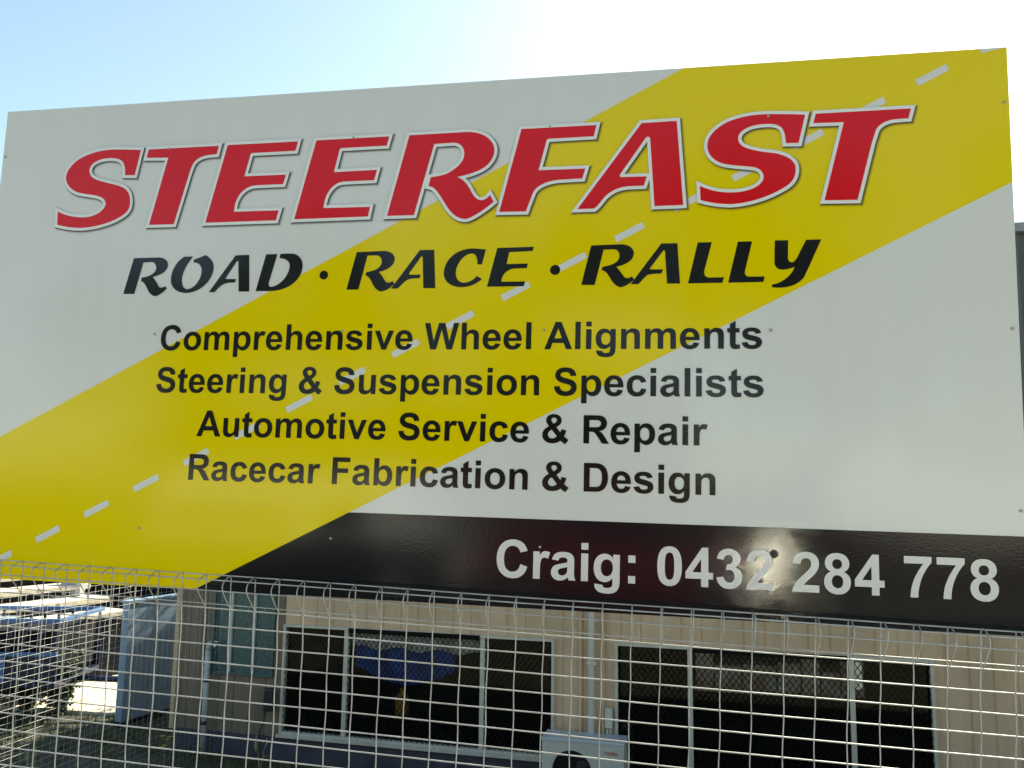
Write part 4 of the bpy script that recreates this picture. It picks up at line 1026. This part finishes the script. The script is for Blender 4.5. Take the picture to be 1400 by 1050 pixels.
def weed(x, y, h, label, flowers=0, seed=1):
    r = random.Random(seed); z = ground_h(x, y)
    t = empty('weed', Matrix.Translation((x, y, z)), label, 'weed')
    st = MB(); hd_ = []
    for i in range(5):
        a = r.uniform(0, 6.28); l = h * r.uniform(0.55, 1.0)
        pts = [(0, 0, -0.02)]
        for k in range(1, 6):
            q = k / 5
            pts.append((0.13 * l * q * q * math.cos(a) + r.uniform(-.006, .006), 0.13 * l * q * q * math.sin(a), l * q))
        st.tube(pts, [0.004, 0.0038, 0.0034, 0.003, 0.0025, 0.002], 5)
        hd_.append(pts[-1])
    st.build('stem', M['weed'], t)
    lf = MB()
    for i in range(16):
        a = r.uniform(0, 6.28); z0 = r.uniform(0, h * 0.7); ln = r.uniform(0.05, 0.11)
        c, s = math.cos(a), math.sin(a)
        lf.poly([(0.01 * c, 0.01 * s, z0), (ln * .5 * c - .012 * s, ln * .5 * s + .012 * c, z0 + ln * .5), (ln * c, ln * s, z0 + ln * .45), (ln * .5 * c + .012 * s, ln * .5 * s - .012 * c, z0 + ln * .42)])
    lf.build('leaf', M['grass'], t)
    for i, p in enumerate(hd_):
        fm = MB()
        if flowers:
            for k in range(7):
                a = k * 0.9
                fm.poly([p, (p[0] + .022 * math.cos(a - .3), p[1] + .022 * math.sin(a - .3), p[2] + .008), (p[0] + .03 * math.cos(a), p[1] + .03 * math.sin(a), p[2] + .004), (p[0] + .022 * math.cos(a + .3), p[1] + .022 * math.sin(a + .3), p[2] + .008)])
            fm.build('flower', M['petal'], t)
        else:
            fm.tube([(p[0], p[1], p[2] - 0.05), (p[0], p[1], p[2] - 0.02), (p[0], p[1], p[2] + 0.03)], [0.005, 0.010, 0.003], 6)
            fm.build('seed_head', M['weed'], t)
weed(-5.15, 8.25, 0.34, 'small weed with yellow flowers in the grass left of the house', 1, 3)
weed(-3.95, 7.95, 0.46, 'dry weed with seed heads in front of the dark wall box', 0, 5)
weed(1.32, 7.75, 0.36, 'dry weed in front of the right window, near the air conditioner', 0, 8)
weed(3.55, 7.6, 0.66, 'tall thin weed in front of the right end of the right window', 0, 9)
weed(-5.85, 7.2, 0.42, 'green weed low in the left corner beside the mesh', 0, 12)

# ------------------------------------------------------------------ grey building at the right, behind the house
gb = empty('grey_building', Matrix.Translation((5.44, 14.6, YG)), 'tall weathered grey building showing as a strip past the right edge of the sign', 'building')
q = MB(); q.box(0.0, 14.0, 0, 9.0, 0, 7.13); q.build('wall', M['grey_wall'], gb)
q = MB(); q.box(-0.12, 14.12, -0.12, 9.12, 7.131, 7.28); q.build('roof', M['roof'], gb, bevel=0.01)
for k in range(4):
    q = MB(); q.box(1.6 + k * 3.1, 2.9 + k * 3.1, -0.05, 0.0 - 0.002, 3.6, 5.0); w_ = q.build('window', M['trim'], gb)
    q = MB(); q.box(1.66 + k * 3.1, 2.84 + k * 3.1, -0.06, -0.0505, 3.66, 4.94); q.build('pane', M['carglass'], w_)

# ------------------------------------------------------------------ trees beyond the yard
def tree(x, y, z, h, label, seed, crown=2.2, n_=2600, lk=1.0):
    r = random.Random(seed)
    t = empty('tree', Matrix.Translation((x, y, z)), label, 'tree')
    tk = MB()
    tk.tube([(0, 0, -0.2), (0.05, 0.02, h * 0.25), (-0.05, 0.05, h * 0.5), (0.02, 0, h * 0.8)], [0.2, 0.15, 0.11, 0.04], 10)
    tips = []
    for i in range(9):
        a = i * 2.4 + r.uniform(-.4, .4); z0 = h * r.uniform(0.3, 0.6); l = crown * r.uniform(0.6, 1.0)
        e = (l * math.cos(a), l * math.sin(a), z0 + l * r.uniform(0.5, 1.1))
        tk.tube([(0, 0, z0), (e[0] * .5, e[1] * .5, z0 + (e[2] - z0) * .6), e], [0.07, 0.045, 0.015], 6)
        tips.append(e)
    tips.append((0, 0, h * 0.9))
    tk.build('trunk', M['bark'], t, True)
    lf = MB()
    cl = [(Vector(p) + Vector((r.gauss(0, .5), r.gauss(0, .5), r.gauss(0, .4))) * (1 if lk < 2 else 2.2), r.uniform(0.35, 0.8) * (1 if lk < 2 else 2.0)) for p in tips for _ in range(4)]
    for _ in range(n_):
        c, rd = r.choice(cl)
        d = Vector((r.gauss(0, 1), r.gauss(0, 1), r.gauss(0, 1))); d.normalize(); d *= rd * r.uniform(0.4, 1) 
        p = c + d; s = r.uniform(0.06, 0.14) * lk
        u = Vector((r.gauss(0, 1), r.gauss(0, 1), r.gauss(0, .6))).normalized(); v = u.cross(Vector((r.gauss(0, 1), r.gauss(0, 1), r.gauss(0, 1)))).normalized()
        lf.poly([p, p + u * s * .5 + v * s * .3, p + u * s, p + u * s * .5 - v * s * .3])
    lf.build('crown', M['leaf'], t)
tree(-3.2, 13.6, YG, 6.0, 'tall dense tree behind the left end of the house', 14, 2.4, 9000)  # this tree and the next are unseen, added to shade the left yard
tree(-0.2, 14.5, YG, 5.2, 'tall dense tree behind the middle of the house', 15, 2.2, 7000)
tree(-12.5, 15.5, YG, 2.9, 'dark leafy bush tree behind the stone slabs at the left', 4, 1.5)
tree(-10.3, 18.5, YG, 2.7, 'low bushy tree behind the carport', 9, 1.3)

# ------------------------------------------------------------------ across the street (out of view, placed only for the gloss of the board to mirror)
car = empty('parked_car', Matrix.Translation((-0.8, -8.3, -0.115)), 'red sedan parked across the street, mirrored in the black band of the sign', 'car')
def loft(sections, m, name, parent, smooth=True):
    q = MB(); k = len(sections[0])
    for s_ in sections: q.v += s_
    for i in range(len(sections) - 1):
        for j in range(k):
            q.f.append((i * k + j, i * k + (j + 1) % k, (i + 1) * k + (j + 1) % k, (i + 1) * k + j))
    q.f.append(tuple(range(k))); q.f.append(tuple((len(sections) - 1) * k + j for j in range(k)))
    return q.build(name, m, parent, smooth)
def sec(x, w, z0, zs, zt, wt):
    return [(x, -w * .92, z0), (x, -w, z0 + 0.15), (x, -w, zs - 0.12), (x, -w * .93, zs), (x, -wt, zt), (x, wt, zt), (x, w * .93, zs), (x, w, zs - 0.12), (x, w, z0 + 0.15), (x, w * .92, z0)]
body = loft([sec(-2.25, .70, .38, .62, .66, .60), sec(-2.1, .84, .25, .78, .86, .72), sec(-1.5, .89, .22, .86, .92, .78), sec(0, .9, .22, .88, .93, .8),
             sec(1.3, .89, .22, .86, .92, .78), sec(2.05, .84, .25, .74, .80, .70), sec(2.28, .68, .35, .58, .62, .58)], M['carred'], 'body', car)
cabn = loft([sec(-1.35, .72, .90, .92, .93, .68), sec(-0.75, .74, .90, 1.25, 1.36, .56), sec(0.35, .74, .90, 1.27, 1.40, .56), sec(1.15, .72, .90, .92, .93, .66)], M['carglass'], 'window', car, False)
q = MB(); q.box(-0.7, 0.32, -0.54, 0.54, 1.385, 1.425); q.build('roof', M['carred'], car, bevel=0.03)
for (x, y) in ((-1.4, 0.78), (1.4, 0.78), (-1.4, -0.93), (1.4, -0.93)):
    q = MB(); q.tube([(x, y, 0.32), (x, y + 0.17, 0.32)], 0.32, 24); wh = q.build('wheel', M['rubber'], car)
    q = MB(); q.tube([(x, y - 0.01, 0.32), (x, y + 0.18, 0.32)], 0.2, 16); q.build('rim', M['chrome'], wh)
def dome(name, m, parent, c, r):
    q = MB(); nu, nv = 16, 10
    for j in range(nv + 1):
        ph = math.pi * j / nv
        for i in range(nu):
            a = 2 * math.pi * i / nu
            q.v.append((c[0] + r * math.sin(ph) * math.cos(a), c[1] + r * math.sin(ph) * math.sin(a), c[2] + r * math.cos(ph)))
    for j in range(nv):
        for i in range(nu):
            q.f.append((j * nu + i, j * nu + (i + 1) % nu, (j + 1) * nu + (i + 1) % nu, (j + 1) * nu + i))
    return q.build(name, m, parent, True)
for y in (-0.62, 0.66): dome('headlight', M['lamp_chrome'], car, (2.14, y, 0.66), 0.13)
bm_p = Vector((1.22, -7.37, 0.545))
bm_n = (sd + (Vector((0, 4.62, 1.62)) - bm_p).normalized()).normalized()
bm_x = Vector((1, 0, 0)); bm_z = bm_x.cross(bm_n).normalized(); bm_x = bm_n.cross(bm_z)
q = MB(); q.box(-0.042, 0.042, -0.01, 0.01, -0.032, 0.032)  # small mirror plate added to throw a sun glint onto the board
bq = q.build('bumper_corner', M['chrome'], car, bevel=0.008)
bq.matrix_local = basis(Vector((2.02, 0.93, 0.66)), bm_x, bm_n, bm_z)
# white van, out of view, added for pale blobs in the board gloss
van = empty('parked_van', Matrix.Translation((-5.2, -7.6, -0.115)), 'white van parked across the street behind the red sedan', 'van')
loft([sec(-2.4, .86, .30, 1.0, 1.92, .78), sec(-2.3, .92, .25, 1.05, 2.0, .84), sec(1.0, .92, .25, 1.05, 2.0, .84), sec(1.35, .92, .25, 1.05, 1.85, .80), sec(1.95, .90, .25, 1.0, 1.12, .78), sec(2.35, .84, .28, .82, .92, .7), sec(2.45, .74, .38, .62, .7, .6)], M['whitecar'], 'body', van, False)
q = MB(); q.box(-2.35, 2.3, -0.95, 0.95, 0.28, 0.98); q.build('lower_cladding', M['charcoal'], van, bevel=0.03)  # dark lower half added to keep white reflection off the black band
for a, b in ((-2.1, -1.2), (-1.1, -0.2)):
    q = MB(); q.box(a, b, 0.905, 0.925, 1.15, 1.6); q.build('side_window', M['carglass'], van)
q = MB(); q.box(0.1, 1.05, 0.905, 0.925, 1.12, 1.62); q.build('side_window', M['carglass'], van)
for (x, y) in ((-1.5, 0.80), (1.55, 0.80), (-1.5, -0.95), (1.55, -0.95)):
    q = MB(); q.tube([(x, y, 0.34), (x, y + 0.17, 0.34)], 0.34, 24); wh = q.build('wheel', M['rubber'], van)
    q = MB(); q.tube([(x, y - 0.01, 0.34), (x, y + 0.18, 0.34)], 0.2, 16); q.build('rim', M['silver'], wh)
for y in (-0.6, 0.6): dome('headlight', M['lamp_chrome'], van, (2.32, y, 0.75), 0.12)
# white panel on a pole, added for a bright spot in the gloss
q = MB(); q.tube([(3.3, -9.4, -0.1), (3.3, -9.4, 2.0)], 0.03, 10)
pl = empty('street_sign', Matrix.Identity(4), 'small white sign panel on a steel pole across the street', 'street sign')
q.build('pole', M['steel'], pl)
q = MB(); q.box(2.95, 3.7, -9.36, -9.35, 1.7, 2.4); q.build('panel', M['whitecar'], pl)
# white rendered building with windows
wb = empty('white_building', Matrix.Translation((3.2, -14.4, -0.02)), 'white rendered building across the street', 'building')
q = MB(); q.box(0, 14, -6, 0, 0, 2.5); q.build('wall', M['whitewall'], wb)
q = MB(); q.box(-0.3, 14.3, -6.3, 0.4, 2.501, 2.62); q.build('roof', M['roof'], wb)
gw = empty('garden_wall', Matrix.Translation((2.0, -13.4, -0.02)), 'low dark brick garden wall in front of the white building', 'wall')  # added to darken what the lower right of the board mirrors
for i in range(12):
    q = MB(); q.box(i * 1.3, i * 1.3 + 1.295, 0, 0.2, 0, 0.62); q.build('wall_panel', M['brick'], gw)
    q = MB(); q.box(i * 1.3 - 0.02, i * 1.3 + 1.27, -0.03, 0.23, 0.621, 0.68); q.build('coping', M['charcoal'], gw)
wb2 = empty('brick_house', Matrix.Translation((-14, -15.6, -0.02)), 'low dark brick house across the street to the left', 'house')
q = MB(); q.box(0, 13.5, -7, 0, 0, 2.3); q.build('wall', M['brick'], wb2)
q = MB(); q.prism([(0.5, 2.31), (-3.5, 4.2), (-7.5, 2.31)], 'x', -0.4, 13.9); q.build('roof', M['charcoal'], wb2)
for k in range(3):
    q = MB(); q.box(1.5 + k * 4, 3.2 + k * 4, 0.002, 0.04, 0.9, 2.0); w_ = q.build('window', M['whitewall'], wb2)
    q = MB(); q.box(1.57 + k * 4, 3.13 + k * 4, 0.041, 0.05, 0.97, 1.93); q.build('pane', M['carglass'], w_)
labs = ('tall gum tree behind the brick house, furthest left', 'tall gum tree behind the left half of the brick house', 'tall gum tree behind the right half of the brick house', 'broad gum tree in the gap between the brick house and the white building',
        'tall gum tree behind the left end of the white building', 'tall gum tree behind the middle of the white building', 'tall gum tree behind the right end of the white building')
for i, (x, y, h) in enumerate(((-22, -27, 11), (-14.5, -26, 12), (-7.5, -27, 12.5), (0, -22, 11), (6.5, -26, 12.5), (13, -27, 12), (20, -27, 11))):
    tree(x, y, 0, h, labs[i], 30 + i, 4.2, 5200, 3.2)

def shrub(x, y, h, w, label, seed):
    r = random.Random(seed); z = ground_h(x, y)
    t = empty('shrub', Matrix.Translation((x, y, z)), label, 'shrub')
    st = MB(); lf = MB()
    for i in range(22):
        a = r.uniform(0, 6.28); l = h * r.uniform(0.6, 1.0); rr = w * r.uniform(0.2, 1)
        e = (rr * math.cos(a), rr * math.sin(a), l)
        st.tube([(0, 0, -0.05), (e[0] * .4, e[1] * .4, l * .5), e], [0.010, 0.007, 0.003], 5)
        for _ in range(110):
            k = r.uniform(0.15, 1.05)
            p = Vector((e[0] * k, e[1] * k, e[2] * k)) + Vector((r.gauss(0, .05), r.gauss(0, .05), r.gauss(0, .05)))
            u = Vector((r.gauss(0, 1), r.gauss(0, 1), r.gauss(0, .6))).normalized(); v = u.cross(Vector((r.gauss(0, 1), r.gauss(0, 1), r.gauss(0, 1)))).normalized()
            s = r.uniform(0.04, 0.08)
            lf.poly([p, p + u * s * .5 + v * s * .3, p + u * s, p + u * s * .5 - v * s * .3])
    st.build('stem', M['bark'], t); lf.build('foliage', M['leaf'], t)
shrub(-7.66, 9.85, 0.85, 0.30, 'low dark shrub between the trailer and the pale blue metal box', 6)
shrub(-8.9, 12.9, 0.85, 0.6, 'dark shrub beside the wide pale grey post', 17)
shrub(-7.9, 13.0, 0.85, 0.7, 'dark shrub in front of the open carport', 18)
shrub(-8.15, 9.95, 0.85, 0.4, 'dark shrub behind the right end of the trailer', 27)
shrub(-8.8, 10.0, 0.7, 0.4, 'low dark shrub behind the trailer wheels', 7)
